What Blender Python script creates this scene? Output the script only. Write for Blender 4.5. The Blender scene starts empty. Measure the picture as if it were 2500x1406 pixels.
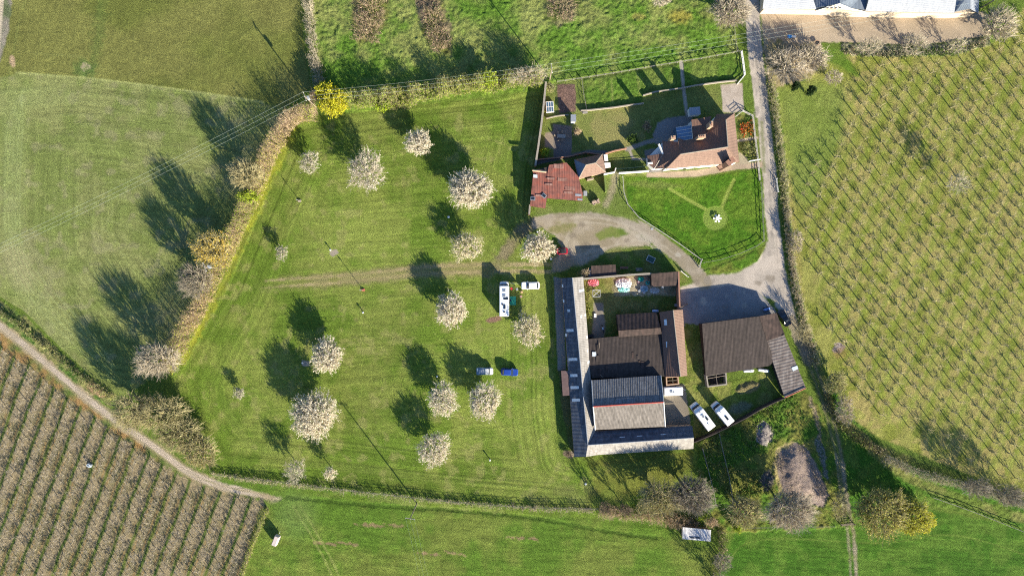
import bpy, math, random
import numpy as np
from mathutils import Vector, Matrix

# ------------------------------------------------------------------ camera, sky, sun, exposure
scene = bpy.context.scene
H_CAM = 170.0                      # metres above the ground; 10 photograph pixels = 1 m on the ground
cam_data = bpy.data.cameras.new("camera")
cam_data.sensor_width = 36.0
cam_data.lens = 36.0 * 1700 / 2500
cam_data.clip_start = 1.0
cam_data.clip_end = 3000.0
cam = bpy.data.objects.new("camera", cam_data)
scene.collection.objects.link(cam)
cam.location = (0, 0, H_CAM)
scene.camera = cam

SUN_EL = math.radians(20.5)
SUN_DIR = Vector((0.60 * math.cos(SUN_EL), -0.80 * math.cos(SUN_EL), math.sin(SUN_EL)))   # towards the sun
world = bpy.data.worlds.new("World")
scene.world = world
world.use_nodes = True
wn = world.node_tree.nodes
sky = wn.new("ShaderNodeTexSky")
sky.sky_type = 'NISHITA'
sky.sun_disc = False
sky.sun_elevation = SUN_EL
sky.sun_rotation = math.atan2(SUN_DIR.x, SUN_DIR.y)
wn["Background"].inputs["Strength"].default_value = 0.065
air = wn.new("ShaderNodeMix"); air.data_type = 'RGBA'; air.blend_type = 'MULTIPLY'      # clear cold spring air
air.inputs["Factor"].default_value = 1.0
air.inputs["B"].default_value = (0.72, 0.95, 1.30, 1)
world.node_tree.links.new(sky.outputs[0], air.inputs["A"])
world.node_tree.links.new(air.outputs["Result"], wn["Background"].inputs["Color"])
sun_data = bpy.data.lights.new("sun", 'SUN')
sun_data.energy = 5.0
sun_data.angle = math.radians(0.5)
sun_data.color = (1.0, 0.90, 0.72)
sun = bpy.data.objects.new("sun", sun_data)
scene.collection.objects.link(sun)
sun.rotation_euler = (-SUN_DIR).to_track_quat('-Z', 'Y').to_euler()
scene.view_settings.view_transform = 'Standard'
scene.view_settings.look = 'None'
scene.view_settings.gamma = 1.0
scene.view_settings.exposure = 1.43
scene.cycles.filter_width = 1.1
scene.cycles.use_denoising = False
scene.cycles.sample_clamp_indirect = 3.0
scene.cycles.max_bounces = 4
scene.cycles.transparent_max_bounces = 4

random.seed(7)
RNG = np.random.default_rng(11)
PI = math.pi
col = scene.collection

# ------------------------------------------------------------------ coordinates
def at(px, py, z=0.0):
    """point of the photograph seen at height z -> world x, y, z"""
    k = (H_CAM - z) / H_CAM
    return Vector(((px - 1250) / 10 * k, (703 - py) / 10 * k, z))

K = (1.87, 1.82, 1.75)     # sunlit horizontal ground: picture value / albedo
def S(r, g, b, m=1.0):
    """albedo that renders near the given sunlit sRGB value"""
    out = []
    for v, k in zip((r, g, b), K):
        v = v / 255
        l = v / 12.92 if v <= 0.04045 else ((v + 0.055) / 1.055) ** 2.4
        out.append(min(0.85, l / k * m))
    return tuple(out)

# ------------------------------------------------------------------ noise
_T = [np.random.default_rng(s).random((256, 256)) for s in range(12)]
def vnoise(x, y, seed=0):
    t = _T[seed % 12]
    xi = np.floor(x).astype(np.int64); yi = np.floor(y).astype(np.int64)
    fx = x - xi; fy = y - yi
    fx = fx * fx * (3 - 2 * fx); fy = fy * fy * (3 - 2 * fy)
    a = t[xi & 255, yi & 255]; b = t[(xi + 1) & 255, yi & 255]
    c = t[xi & 255, (yi + 1) & 255]; d = t[(xi + 1) & 255, (yi + 1) & 255]
    return (a + (b - a) * fx) * (1 - fy) + (c + (d - c) * fx) * fy
def fbm(x, y, scale, octv=3, seed=0):
    s = 0; a = 1; tot = 0
    for o in range(octv):
        s = s + a * vnoise(x / scale * 2 ** o + 17.3 * o, y / scale * 2 ** o + 5.1 * o, seed + o)
        tot += a; a *= 0.55
    return s / tot
def sstep(x, a, b):
    t = np.clip((x - a) / (b - a), 0, 1)
    return t * t * (3 - 2 * t)

# ------------------------------------------------------------------ materials
MATS = {}
def nn(nt, kind, **kw):
    n = nt.nodes.new(kind)
    for k, v in kw.items():
        setattr(n, k, v)
    return n
def mat(name, c, c2=None, scale=2.0, rough=0.8, metal=0.0, bands=None, bands_col=None, bump=0.0, bump_scale=20.0,
        island=0.0, transl=0.0, spec=0.3, detail=4.0, c3=None):
    """procedural material: two colours mixed by noise, optional sheet bands (angle, pitch, strength), per-island variation"""
    if name in MATS:
        return MATS[name]
    m = bpy.data.materials.new(name)
    m.use_nodes = True
    nt = m.node_tree; L = nt.links.new
    bs = nt.nodes["Principled BSDF"]
    bs.inputs["Roughness"].default_value = rough
    bs.inputs["Metallic"].default_value = metal
    bs.inputs["Specular IOR Level"].default_value = spec
    tc = nn(nt, "ShaderNodeTexCoord")
    colsock = None
    if c2 is None:
        c2 = tuple(v * 0.8 for v in c)
    noi = nn(nt, "ShaderNodeTexNoise"); noi.inputs["Scale"].default_value = scale; noi.inputs["Detail"].default_value = detail
    L(tc.outputs["Object"], noi.inputs["Vector"])
    ramp = nn(nt, "ShaderNodeValToRGB")
    ramp.color_ramp.elements[0].position = 0.36; ramp.color_ramp.elements[1].position = 0.64
    ramp.color_ramp.elements[0].color = (*c, 1); ramp.color_ramp.elements[1].color = (*c2, 1)
    if c3 is not None:
        e = ramp.color_ramp.elements.new(0.52); e.color = (*c3, 1)
    L(noi.outputs["Fac"], ramp.inputs["Fac"])
    colsock = ramp.outputs["Color"]
    hsock = None
    if bands:
        ang, pitch, stren = bands
        mp = nn(nt, "ShaderNodeMapping"); mp.inputs["Rotation"].default_value = (0, 0, ang)
        L(tc.outputs["Object"], mp.inputs["Vector"])
        wv = nn(nt, "ShaderNodeTexWave"); wv.wave_type = 'BANDS'; wv.bands_direction = 'X'
        wv.inputs["Scale"].default_value = 0.314 / pitch / 1.0 * 1.0
        wv.inputs["Distortion"].default_value = 0.6; wv.inputs["Detail"].default_value = 2; wv.inputs["Detail Scale"].default_value = 1.5
        L(mp.outputs[0], wv.inputs["Vector"])
        mx = nn(nt, "ShaderNodeMix", data_type='RGBA', blend_type='MIX')
        mul = nn(nt, "ShaderNodeMath", operation='MULTIPLY'); mul.inputs[1].default_value = stren
        L(wv.outputs["Fac"], mul.inputs[0]); L(mul.outputs[0], mx.inputs["Factor"])
        L(colsock, mx.inputs["A"])
        mx.inputs["B"].default_value = (*(bands_col or tuple(v * 0.45 for v in c)), 1)
        colsock = mx.outputs["Result"]; hsock = wv.outputs["Fac"]
        mp2 = nn(nt, "ShaderNodeMapping"); mp2.inputs["Rotation"].default_value = (0, 0, ang); mp2.inputs["Scale"].default_value = (1.6, 0.22, 1)
        L(tc.outputs["Object"], mp2.inputs["Vector"])
        n3 = nn(nt, "ShaderNodeTexNoise"); n3.inputs["Scale"].default_value = 1.3; n3.inputs["Detail"].default_value = 5
        L(mp2.outputs[0], n3.inputs["Vector"])
        m3 = nn(nt, "ShaderNodeMapRange"); m3.inputs["From Min"].default_value = 0.3; m3.inputs["From Max"].default_value = 0.7
        m3.inputs["To Min"].default_value = 0.88 if stren < 0.14 and metal == 0 and pitch < 0.5 else 0.74; m3.inputs["To Max"].default_value = 1.12 if stren < 0.14 and pitch < 0.5 else 1.30
        L(n3.outputs["Fac"], m3.inputs["Value"])
        h3 = nn(nt, "ShaderNodeHueSaturation"); L(m3.outputs[0], h3.inputs["Value"]); L(colsock, h3.inputs["Color"]); colsock = h3.outputs["Color"]
    if island:
        geo = nn(nt, "ShaderNodeNewGeometry")
        hs = nn(nt, "ShaderNodeHueSaturation")
        mr = nn(nt, "ShaderNodeMapRange"); mr.inputs["To Min"].default_value = 1 - island; mr.inputs["To Max"].default_value = 1 + island
        L(geo.outputs["Random Per Island"], mr.inputs["Value"]); L(mr.outputs[0], hs.inputs["Value"]); L(colsock, hs.inputs["Color"])
        colsock = hs.outputs["Color"]
    L(colsock, bs.inputs["Base Color"])
    if bump:
        n2 = nn(nt, "ShaderNodeTexNoise"); n2.inputs["Scale"].default_value = bump_scale; n2.inputs["Detail"].default_value = 3
        L(tc.outputs["Object"], n2.inputs["Vector"])
        bp = nn(nt, "ShaderNodeBump"); bp.inputs["Strength"].default_value = 1.0; bp.inputs["Distance"].default_value = bump
        h = n2.outputs["Fac"]
        if hsock is not None:
            ad = nn(nt, "ShaderNodeMath", operation='ADD'); L(h, ad.inputs[0]); L(hsock, ad.inputs[1]); h = ad.outputs[0]
        L(h, bp.inputs["Height"]); L(bp.outputs[0], bs.inputs["Normal"])
    if transl:
        tr = nn(nt, "ShaderNodeBsdfTranslucent"); mixs = nn(nt, "ShaderNodeMixShader"); mixs.inputs[0].default_value = transl
        L(colsock, tr.inputs["Color"]); L(bs.outputs[0], mixs.inputs[1]); L(tr.outputs[0], mixs.inputs[2])
        L(mixs.outputs[0], nt.nodes["Material Output"].inputs["Surface"])
    MATS[name] = m
    return m

# ------------------------------------------------------------------ objects
LOC = {}
def tag(o, label=None, cat=None, group=None, kind=None):
    if label: o["label"] = label
    if cat: o["category"] = cat
    if group: o["group"] = group
    if kind: o["kind"] = kind
    return o
def thing(name, label, cat, loc=(0, 0, 0), rotz=0.0, group=None):
    o = bpy.data.objects.new(name, None)
    o.empty_display_size = 0.3
    col.objects.link(o)
    o.location = loc; o.rotation_euler = (0, 0, rotz)
    return tag(o, label, cat, group)
def np_mesh(name, V, F, mi=None, mats=(), smooth=False):
    """V (n,3) array, F list of lists or (m,k) array"""
    me = bpy.data.meshes.new(name)
    if isinstance(F, np.ndarray):
        m, k = F.shape
        me.vertices.add(len(V)); me.vertices.foreach_set("co", np.asarray(V, dtype=np.float32).ravel())
        me.loops.add(m * k); me.loops.foreach_set("vertex_index", F.astype(np.int32).ravel())
        me.polygons.add(m)
        me.polygons.foreach_set("loop_start", np.arange(0, m * k, k, dtype=np.int32))
        me.polygons.foreach_set("loop_total", np.full(m, k, dtype=np.int32))
        if mi is not None: me.polygons.foreach_set("material_index", np.asarray(mi, dtype=np.int32))
        me.update(calc_edges=True)
    else:
        me.from_pydata([tuple(v) for v in V], [], F)
        if mi is not None: me.polygons.foreach_set("material_index", np.asarray(mi, dtype=np.int32))
        me.update()
    if smooth: me.polygons.foreach_set("use_smooth", np.ones(len(me.polygons), dtype=bool))
    for m_ in mats: me.materials.append(m_)
    return me
def link(name, me, parent=None, loc=None):
    o = bpy.data.objects.new(name, me)
    col.objects.link(o)
    if parent is not None: o.parent = parent
    if loc is not None: o.location = loc
    return o

class MB:
    """collects simple shapes; build() links them as one mesh. off: what to subtract (the thing's base)."""
    def __init__(s, off=(0, 0, 0)):
        s.v = []; s.f = []; s.mi = []; s.off = Vector(off)
    def add(s, vs, fs, mi=0):
        b = len(s.v)
        s.v += [tuple(Vector(v) - s.off) for v in vs]
        s.f += [[b + i for i in f] for f in fs]; s.mi += [mi] * len(fs)
        return s
    def box(s, c, size, rz=0.0, mi=0, taper=1.0):
        x, y, z = size[0] / 2, size[1] / 2, size[2] / 2
        cr, sr = math.cos(rz), math.sin(rz)
        vs = []
        for dz, t in ((-z, 1), (z, taper)):
            for dx, dy in ((-x, -y), (x, -y), (x, y), (-x, y)):
                dx *= t; dy *= t
                vs.append((c[0] + dx * cr - dy * sr, c[1] + dx * sr + dy * cr, c[2] + dz))
        return s.add(vs, [(3, 2, 1, 0), (4, 5, 6, 7), (0, 1, 5, 4), (1, 2, 6, 5), (2, 3, 7, 6), (3, 0, 4, 7)], mi)
    def prism(s, pts, z0, z1, mi=0):
        """pts: list of xy(z ignored); z0/z1 numbers or z1 list"""
        n = len(pts)
        z1s = z1 if isinstance(z1, (list, tuple)) else [z1] * n
        vs = [(p[0], p[1], z0) for p in pts] + [(p[0], p[1], z) for p, z in zip(pts, z1s)]
        a = sum(pts[i][0] * pts[(i + 1) % n][1] - pts[(i + 1) % n][0] * pts[i][1] for i in range(n))
        fs = [tuple(range(n))[::-1], tuple(range(n, 2 * n))] + [(i, (i + 1) % n, n + (i + 1) % n, n + i) for i in range(n)]
        if a < 0: fs = [f[::-1] for f in fs]
        return s.add(vs, fs, mi)
    def slab(s, pts, th=0.12, mi=0):
        """closed sheet through 3-D points, th thick downwards"""
        pts = [Vector(p) for p in pts]; n = len(pts)
        a = sum(pts[i].x * pts[(i + 1) % n].y - pts[(i + 1) % n].x * pts[i].y for i in range(n))
        if a < 0: pts = pts[::-1]
        vs = pts + [p - Vector((0, 0, th)) for p in pts]
        fs = [tuple(range(n)), tuple(range(n, 2 * n))[::-1]] + [((i + 1) % n, i, n + i, n + (i + 1) % n) for i in range(n)]
        return s.add(vs, fs, mi)
    def bar(s, a, b, r=0.05, n=6, mi=0, r2=None):
        a = Vector(a); b = Vector(b); d = (b - a)
        if d.length < 1e-6: return s
        d.normalize()
        u = d.cross(Vector((0, 0, 1)) if abs(d.z) < 0.9 else Vector((1, 0, 0))).normalized(); w = d.cross(u)
        r2 = r if r2 is None else r2
        vs = []
        for p, rr in ((a, r), (b, r2)):
            for i in range(n):
                t = 2 * PI * i / n
                vs.append(p + (u * math.cos(t) + w * math.sin(t)) * rr)
        fs = [(i, n + i, n + (i + 1) % n, (i + 1) % n)[::-1] for i in range(n)] + [tuple(range(n))[::-1], tuple(range(n, 2 * n))]
        return s.add(vs, fs, mi)
    def path(s, pts, r=0.03, n=4, mi=0):
        for a, b in zip(pts[:-1], pts[1:]): s.bar(a, b, r, n, mi)
        return s
    def loft(s, rings, mi=0, cap=True):
        n = len(rings[0]); vs = [p for r in rings for p in r]; fs = []
        for k in range(len(rings) - 1):
            for i in range(n):
                j = (i + 1) % n
                fs.append((k * n + i, k * n + j, (k + 1) * n + j, (k + 1) * n + i))
        if cap: fs += [tuple(range(n))[::-1], tuple(range((len(rings) - 1) * n, len(rings) * n))]
        return s.add(vs, fs, mi)
    def rrect(s, cx, cy, lx, ly, rad, z, k=3):
        """ring of a rounded rectangle (plan) at height z"""
        out = []
        for q, (sx, sy) in enumerate(((1, -1), (1, 1), (-1, 1), (-1, -1))):
            for i in range(k + 1):
                t = -PI / 2 + q * PI / 2 + i * PI / 2 / k
                out.append((cx + sx * (lx / 2 - rad) + math.cos(t) * rad, cy + sy * (ly / 2 - rad) + math.sin(t) * rad, z))
        return out
    def build(s, name, mats, parent=None, loc=None, smooth=False):
        me = np_mesh(name, s.v, s.f, s.mi, mats if isinstance(mats, (list, tuple)) else [mats], smooth)
        return link(name, me, parent, loc)

# ================================================================== THE GROUND (one continuous sheet, cut into fields, roads, lawns)
CELL = 2.5                                     # photograph pixels per cell = 0.25 m
gx = np.arange(-60, 2560 + CELL, CELL); gy = np.arange(-60, 1470 + CELL, CELL)
PX, PY = np.meshgrid(gx, gy)                   # rows: y
NY, NX = PX.shape
C = np.zeros((NY, NX, 3)); HT = np.zeros((NY, NX)); AMP = np.full((NY, NX), 0.10)
REG = np.zeros((NY, NX), dtype=np.int16); REGN = []
JAG = fbm(PX, PY, 9, 3, 1) - 0.5
JAG2 = fbm(PX, PY, 45, 3, 4) - 0.5
FINE = 0.5 * vnoise(PX / 3.4, PY / 3.4, 2) + 0.5 * (0.5 + (np.random.default_rng(77).random(PX.shape) - 0.5) * 0.9)
TUFT = fbm(PX, PY, 11, 3, 6)
BIG = fbm(PX, PY, 130, 3, 3)
MID = fbm(PX, PY, 34, 3, 5)

def reg(name):
    if name not in REGN: REGN.append(name)
    return REGN.index(name)
def sub(pts, m):
    xs = [p[0] for p in pts]; ys = [p[1] for p in pts]
    i0 = max(0, int((min(ys) - m + 60) / CELL)); i1 = min(NY, int((max(ys) + m + 60) / CELL) + 2)
    j0 = max(0, int((min(xs) - m + 60) / CELL)); j1 = min(NX, int((max(xs) + m + 60) / CELL) + 2)
    return slice(i0, max(i1, i0 + 1)), slice(j0, max(j1, j0 + 1))
def seg_d(X, Y, a, b):
    dx, dy = b[0] - a[0], b[1] - a[1]
    t = np.clip(((X - a[0]) * dx + (Y - a[1]) * dy) / (dx * dx + dy * dy + 1e-9), 0, 1)
    return np.hypot(X - a[0] - t * dx, Y - a[1] - t * dy), t
def poly_sd(X, Y, pts):
    d = np.full(X.shape, 1e9); ins = np.zeros(X.shape, bool); n = len(pts)
    for i in range(n):
        a, b = pts[i], pts[(i + 1) % n]
        d = np.minimum(d, seg_d(X, Y, a, b)[0])
        c = ((a[1] > Y) != (b[1] > Y))
        if a[1] != b[1]:
            ins ^= c & (X < (b[0] - a[0]) * (Y - a[1]) / (b[1] - a[1]) + a[0])
    return np.where(ins, d, -d)
def blend(sl, m, c1, c2, nz, alpha):
    if c2 is not None:
        k = sstep(nz, 0.35, 0.65)[..., None]
        cc = np.array(c1) * (1 - k) + np.array(c2) * k
    else:
        cc = np.array(c1)
    m = (m * alpha)[..., None]
    C[sl] = C[sl] * (1 - m) + cc * m
def fill(pts, c1, c2=None, nz=None, soft=2.0, jag=4.0, jag2=0.0, alpha=1.0, r=None, amp=None):
    sl = sub(pts, soft + 12)
    sd = poly_sd(PX[sl], PY[sl], pts) + jag * 2 * JAG[sl] + jag2 * 2 * JAG2[sl]
    m = sstep(sd, -soft, soft)
    blend(sl, m, c1, c2, (MID if nz is None else nz)[sl], alpha)
    if r is not None: REG[sl] = np.where(m > 0.5, reg(r), REG[sl])
    if amp is not None: AMP[sl] = AMP[sl] * (1 - m) + amp * m
    return sl, m
def stroke(pts, w, c1, c2=None, soft=2.0, jag=3.0, alpha=1.0, r=None, amp=None, nz=None, fade=False, dz=0.0):
    """w: width or (w0, w1)"""
    w0, w1 = (w, w) if not isinstance(w, tuple) else w
    sl = sub(pts, max(w0, w1) + 12)
    X, Y = PX[sl], PY[sl]; best = np.full(X.shape, 1e9); T = np.zeros(X.shape); n = len(pts) - 1
    for i in range(n):
        d, t = seg_d(X, Y, pts[i], pts[i + 1])
        ww = w0 + (w1 - w0) * (i + t) / n
        q = d - ww / 2
        T = np.where(q < best, (i + t) / n, T); best = np.minimum(best, q)
    m = sstep(-best + jag * 2 * JAG[sl], -soft, soft)
    if fade: m = m * sstep(T, 0, 0.25) * sstep(1 - T, 0, 0.25)
    blend(sl, m, c1, c2, (MID if nz is None else nz)[sl], alpha)
    if r is not None: REG[sl] = np.where(m > 0.5, reg(r), REG[sl])
    if amp is not None: AMP[sl] = AMP[sl] * (1 - m) + amp * m
    if dz: HT[sl] += dz * m
    return sl, m
def smooth(pts, k=4):
    """Catmull-Rom through points"""
    P = [pts[0]] + list(pts) + [pts[-1]]; out = []
    for i in range(1, len(P) - 2):
        for j in range(k):
            t = j / k
            out.append(tuple(0.5 * (2 * P[i][d] + (P[i + 1][d] - P[i - 1][d]) * t + (2 * P[i - 1][d] - 5 * P[i][d] + 4 * P[i + 1][d] - P[i + 2][d]) * t * t
                       + (3 * P[i][d] - P[i - 1][d] - 3 * P[i + 1][d] + P[i + 2][d]) * t ** 3) for d in (0, 1)))
    out.append(tuple(pts[-1]))
    return out
def ellipse(cx, cy, rx, ry, n=16, rot=0):
    return [(cx + rx * math.cos(t) * math.cos(rot) - ry * math.sin(t) * math.sin(rot), cy + rx * math.cos(t) * math.sin(rot) + ry * math.sin(t) * math.cos(rot))
            for t in [2 * PI * i / n for i in range(n)]]
def streaks(sl, ang, pitch, length, seed=0):
    """noise drawn out along direction ang (picture angle, degrees)"""
    a = math.radians(ang); X, Y = PX[sl], PY[sl]
    u = X * math.cos(a) + Y * math.sin(a); v = -X * math.sin(a) + Y * math.cos(a)
    return 0.6 * vnoise(u / length, v / pitch, seed) + 0.4 * vnoise(u / (length * 0.37) + 9, v / (pitch * 0.6) + 3, seed + 1)
def tint(sl, m, f, amt):
    """lighten/darken the grass itself along mowing marks"""
    C[sl] *= (1 + (f - 0.5) * 2 * amt * m)[..., None]

# ---- base
C[:] = S(116, 138, 56)
REG[:] = reg('field')
# ---- camp meadow
CAMP = [(712, 292), (762, 285), (860, 278), (1000, 258), (1200, 240), (1336, 214), (1326, 300), (1300, 410), (1292, 522), (1340, 560), (1345, 650), (1352, 700), (1352, 1000), (1370, 1115),
        (1460, 1130), (1690, 1100), (1700, 1180), (1560, 1240), (1455, 1242), (1200, 1222), (1000, 1204), (800, 1180), (640, 1165), (520, 1152), (440, 1030), (425, 920), (470, 830), (545, 690), (620, 510), (690, 345)]
sl, m = fill(CAMP, S(115, 140, 50), S(144, 156, 72), nz=0.5 * MID + 0.5 * BIG, soft=3, jag=3, r='camp_meadow', amp=0.05)
sdc = poly_sd(PX[sl], PY[sl], CAMP)
near = 1 - sstep(sdc, 90, 190)
cons = 0.6 * vnoise(sdc / 5.0, (PX[sl] + PY[sl]) / 300, 1) + 0.4 * vnoise(sdc / 2.6, PX[sl] / 200, 2)
hor = streaks(sl, -5, 4.5, 90, 3)
st = near * cons + (1 - near) * hor
tint(sl, m, st, 0.22 + 0.16 * near)
HT[sl] += (st - 0.5) * (0.07 + 0.05 * near) * m
tint(sl, m, fbm(PX[sl], PY[sl], 300, 2, 8), 0.20)
# paler worn spots and daisies
w = sstep(fbm(PX[sl], PY[sl], 26, 4, 9), 0.60, 0.74) * m
blend(sl, w, S(168, 166, 98), None, None, 0.55)
w = sstep(vnoise(PX[sl] / 3.3, PY[sl] / 3.3, 7), 0.93, 0.99) * m
blend(sl, w, S(190, 180, 120), None, None, 0.5)
for pts in ([(1030, 870), (1370, 900)], [(800, 800), (1000, 838), (1250, 862)], [(920, 940), (1180, 1150), (1400, 1178)], [(640, 690), (560, 740), (500, 850)]):
    stroke(smooth(pts), 3, S(150, 162, 84), alpha=0.35, jag=2, fade=True)
stroke(smooth([(545, 930), (560, 1010), (620, 1090), (760, 1130), (900, 1145), (1100, 1170), (1400, 1190)]), 22, S(150, 160, 80), alpha=0.25, jag=3, fade=True)
stroke(smooth([(880, 1060), (960, 1100), (1020, 1085), (1060, 1040)]), 5, S(146, 160, 84), alpha=0.3, fade=True)
fill(ellipse(1380, 1215, 90, 28), S(140, 136, 84), S(120, 136, 60), jag2=14, soft=8, alpha=0.5)
fill([(1440, 1118), (1690, 1105), (1695, 1165), (1520, 1225), (1440, 1225)], S(142, 138, 66), S(120, 134, 56), jag2=10, soft=10, alpha=0.6)
# dirt track through the camp
TR = smooth([(610, 700), (700, 690), (820, 683), (930, 672), (1020, 662), (1120, 657), (1230, 655), (1345, 655)])
stroke(TR, 34, S(150, 148, 84), S(164, 154, 104), soft=7, jag=6, alpha=0.85, r='dirt_track', amp=0.03, fade=True)
for off in (-9, 8):
    stroke([(x, y + off) for x, y in TR if x > 640], (3, 11), S(196, 176, 132), S(176, 162, 112), soft=3.5, jag=4, alpha=0.9)
stroke(smooth([(1190, 662), (1225, 630), (1262, 575), (1300, 545)]), 30, S(158, 142, 112), S(142, 142, 84), soft=6, jag=7, alpha=0.85, r='dirt_track')
# ---- west fields
NWF = [(-60, -60), (733, -60), (737, 60), (748, 150), (760, 215), (700, 262), (640, 250), (500, 228), (340, 206), (200, 190), (60, 178), (-60, 200)]
sl, m = fill(NWF, S(142, 142, 76), S(126, 132, 64), nz=BIG, soft=2, jag=2, r='grass_field', amp=0.10)
tint(sl, m, fbm(PX[sl], PY[sl], 60, 3, 9), 0.16)
stroke([(248, -20), (242, 60), (228, 150), (214, 190)], 22, S(104, 128, 62), soft=12, jag=18, alpha=0.45)
fill(ellipse(205, 168, 28, 22), S(92, 124, 62), soft=8, jag=10, alpha=0.6)
fill(ellipse(211, 163, 13, 8), S(208, 192, 150), S(140, 150, 90), nz=FINE, soft=2, jag=9)
stroke([(20, 190), (45, 60), (68, -20)], 5, S(150, 156, 84), alpha=0.5); stroke([(52, 128), (150, 136), (230, 142)], 6, S(150, 154, 88), alpha=0.35, fade=True)
WF = [(-60, 200), (60, 178), (200, 190), (340, 206), (500, 228), (640, 250), (700, 262), (690, 300), (620, 400), (585, 500), (530, 640), (480, 760), (430, 880), (330, 950), (290, 965), (230, 925), (150, 850), (60, 760), (-60, 690)]
sl, m = fill(WF, S(158, 162, 98), S(138, 150, 80), nz=0.5 * MID + 0.5 * BIG, soft=2, jag=2, r='mown_field', amp=0.05)
sdw = poly_sd(PX[sl], PY[sl], [(-60, 215), (200, 192), (640, 250), (900, 300), (500, 1000), (240, 960), (120, 840), (20, 700), (0, 640), (-8, 560), (0, 300)])
st = 0.55 * vnoise(sdw / 5, PX[sl] / 240, 4) + 0.45 * streaks(sl, 5, 4, 60, 6)
tint(sl, m, st, 0.30); HT[sl] += (st - 0.5) * 0.05 * m
w = sstep(fbm(PX[sl], PY[sl], 30, 4, 2), 0.56, 0.72) * m
blend(sl, w, S(168, 164, 116), None, None, 0.6)
edge = (1 - sstep(np.abs(sdw - 34), 10, 44)) * m
edge = edge * sstep(-PX[sl], -260, -60) ; blend(sl, edge * (0.4 + 0.6 * MID[sl]), S(172, 182, 112), None, None, 0.65)
fill(ellipse(45, 650, 26, 60, rot=-0.5), S(186, 178, 128), soft=22, jag2=18, alpha=0.7)
for pts in ([(150, 500), (330, 560), (420, 600)], [(330, 420), (230, 600)], [(160, 520), (340, 600)], [(120, 470), (420, 420)], [(60, 545), (300, 480)]):
    stroke(pts, 4, S(170, 176, 112), alpha=0.35, jag=2, fade=True)
stroke([(40, 178), (200, 190), (340, 206), (500, 228), (640, 250)], 5, S(184, 188, 116), alpha=0.85, jag=2)
for k in range(5):
    o_ = k * 9; stroke(smooth([(60 - o_ * .2, 216 + o_), (20 + o_, 300), (12 + o_, 450), (18 + o_, 600), (70 + o_, 720 - o_), (170 + o_, 830 - o_), (280, 930 - o_)]), 3.5, S(180, 190, 122), alpha=0.4, jag=2)
# top-left corner lane
fill([(-60, -60), (36, -60), (22, 70), (2, 150), (-60, 190)], S(170, 160, 140), S(120, 130, 90), nz=MID, soft=3, r='lane', amp=0.04)
stroke([(8, -40), (0, 40), (-6, 120)], 12, S(232, 214, 182), soft=2, jag=1)
fill(ellipse(30, 150, 7, 14), S(210, 180, 140), soft=3, jag=4)
# verge between west field and lane
fill([(-60, 700), (60, 770), (150, 860), (240, 940), (285, 968), (270, 990), (200, 960), (120, 885), (40, 815), (-60, 760)], S(96, 128, 56), S(150, 148, 90), nz=MID, soft=3, jag=9, r='grass_verge', amp=0.2)
fill(ellipse(236, 952, 30, 12, rot=0.62), S(222, 184, 140), S(180, 150, 110), soft=3, jag=6)
# ---- south-west orchard floor
SWO = [(-60, 770), (20, 826), (100, 890), (200, 975), (290, 1035), (400, 1120), (480, 1172), (560, 1200), (640, 1222), (655, 1240), (590, 1406), (570, 1480), (-60, 1480)]
sl, m = fill(SWO, S(176, 158, 122), S(158, 146, 106), nz=MID, soft=4, jag=7, r='orchard_floor', amp=0.08)
ROW_D = (-0.351, 0.936); ROW_N = (0.936, 0.351)
rowc = (PX[sl] * ROW_N[0] + PY[sl] * ROW_N[1] + 8 * JAG2[sl])
ph = np.abs(((rowc - (620 * ROW_N[0] + 1200 * ROW_N[1])) / 39.0) % 1.0 - 0.5)       # 0.5 = alley centre
ally = sstep(ph, 0.36, 0.46)
blend(sl, ally * m, S(88, 116, 46), S(118, 132, 60), MID[sl], 0.95)
ed = (1 - sstep(np.abs(ph - 0.27), 0.02, 0.06)) * m
blend(sl, ed * sstep(MID[sl], 0.45, 0.6), S(196, 150, 92), None, None, 0.55)
fill([(0, 800), (60, 845), (160, 940), (280, 1032), (400, 1120), (470, 1160), (470, 1178), (380, 1125), (260, 1040), (140, 950), (0, 845)], S(112, 132, 60), S(188, 146, 92), soft=3, jag=10, alpha=0.8)
# ---- lane from the west
LN = smooth([(-30, 770), (20, 810), (90, 868), (180, 945), (260, 1010), (330, 1058), (400, 1108), (470, 1158), (560, 1190), (650, 1205), (720, 1213)])
stroke(LN, 26, S(166, 158, 112), S(196, 176, 140), soft=3, jag=4, r='lane', amp=0.03)
for off in (-6.5, 6.0):
    stroke([(x + off * 0.5, y + off) for x, y in LN], 8, S(222, 202, 178), S(206, 188, 160), soft=2, jag=2, alpha=0.95)
stroke([(650, 1203), (690, 1212), (740, 1222)], (30, 50), S(208, 188, 156), S(184, 164, 126), soft=12, jag=8, alpha=0.9, r='lane')
# ---- south field
SF = [(520, 1170), (800, 1195), (1000, 1222), (1200, 1240), (1460, 1252), (1600, 1268), (1700, 1290), (1745, 1340), (1750, 1480), (560, 1480), (600, 1390), (648, 1240), (690, 1215)]
sl, m = fill(SF, S(106, 138, 48), S(134, 148, 66), nz=0.4 * MID + 0.6 * BIG, soft=4, jag=5, r='south_field', amp=0.09)
sy = PY[sl] - (PX[sl] - 600) * 0.07
st = 0.5 * vnoise(PX[sl] / 60, sy / 5, 3) + 0.5 * vnoise(PX[sl] / 30, sy / 9, 5)
tint(sl, m, st, 0.22); HT[sl] += (st - 0.5) * 0.10 * m
for y0, x0, x1 in ((1280, 870, 1010), (1313, 1260, 1330), (1350, 1040, 1180), (1325, 780, 930)):
    for k in range(3):
        xx = x0 + (x1 - x0) * random.random()
        stroke([(xx - 25, y0 - 2), (xx + 25, y0 + 4)], 4, S(170, 146, 106), jag=7, alpha=0.8, soft=2)
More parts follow.
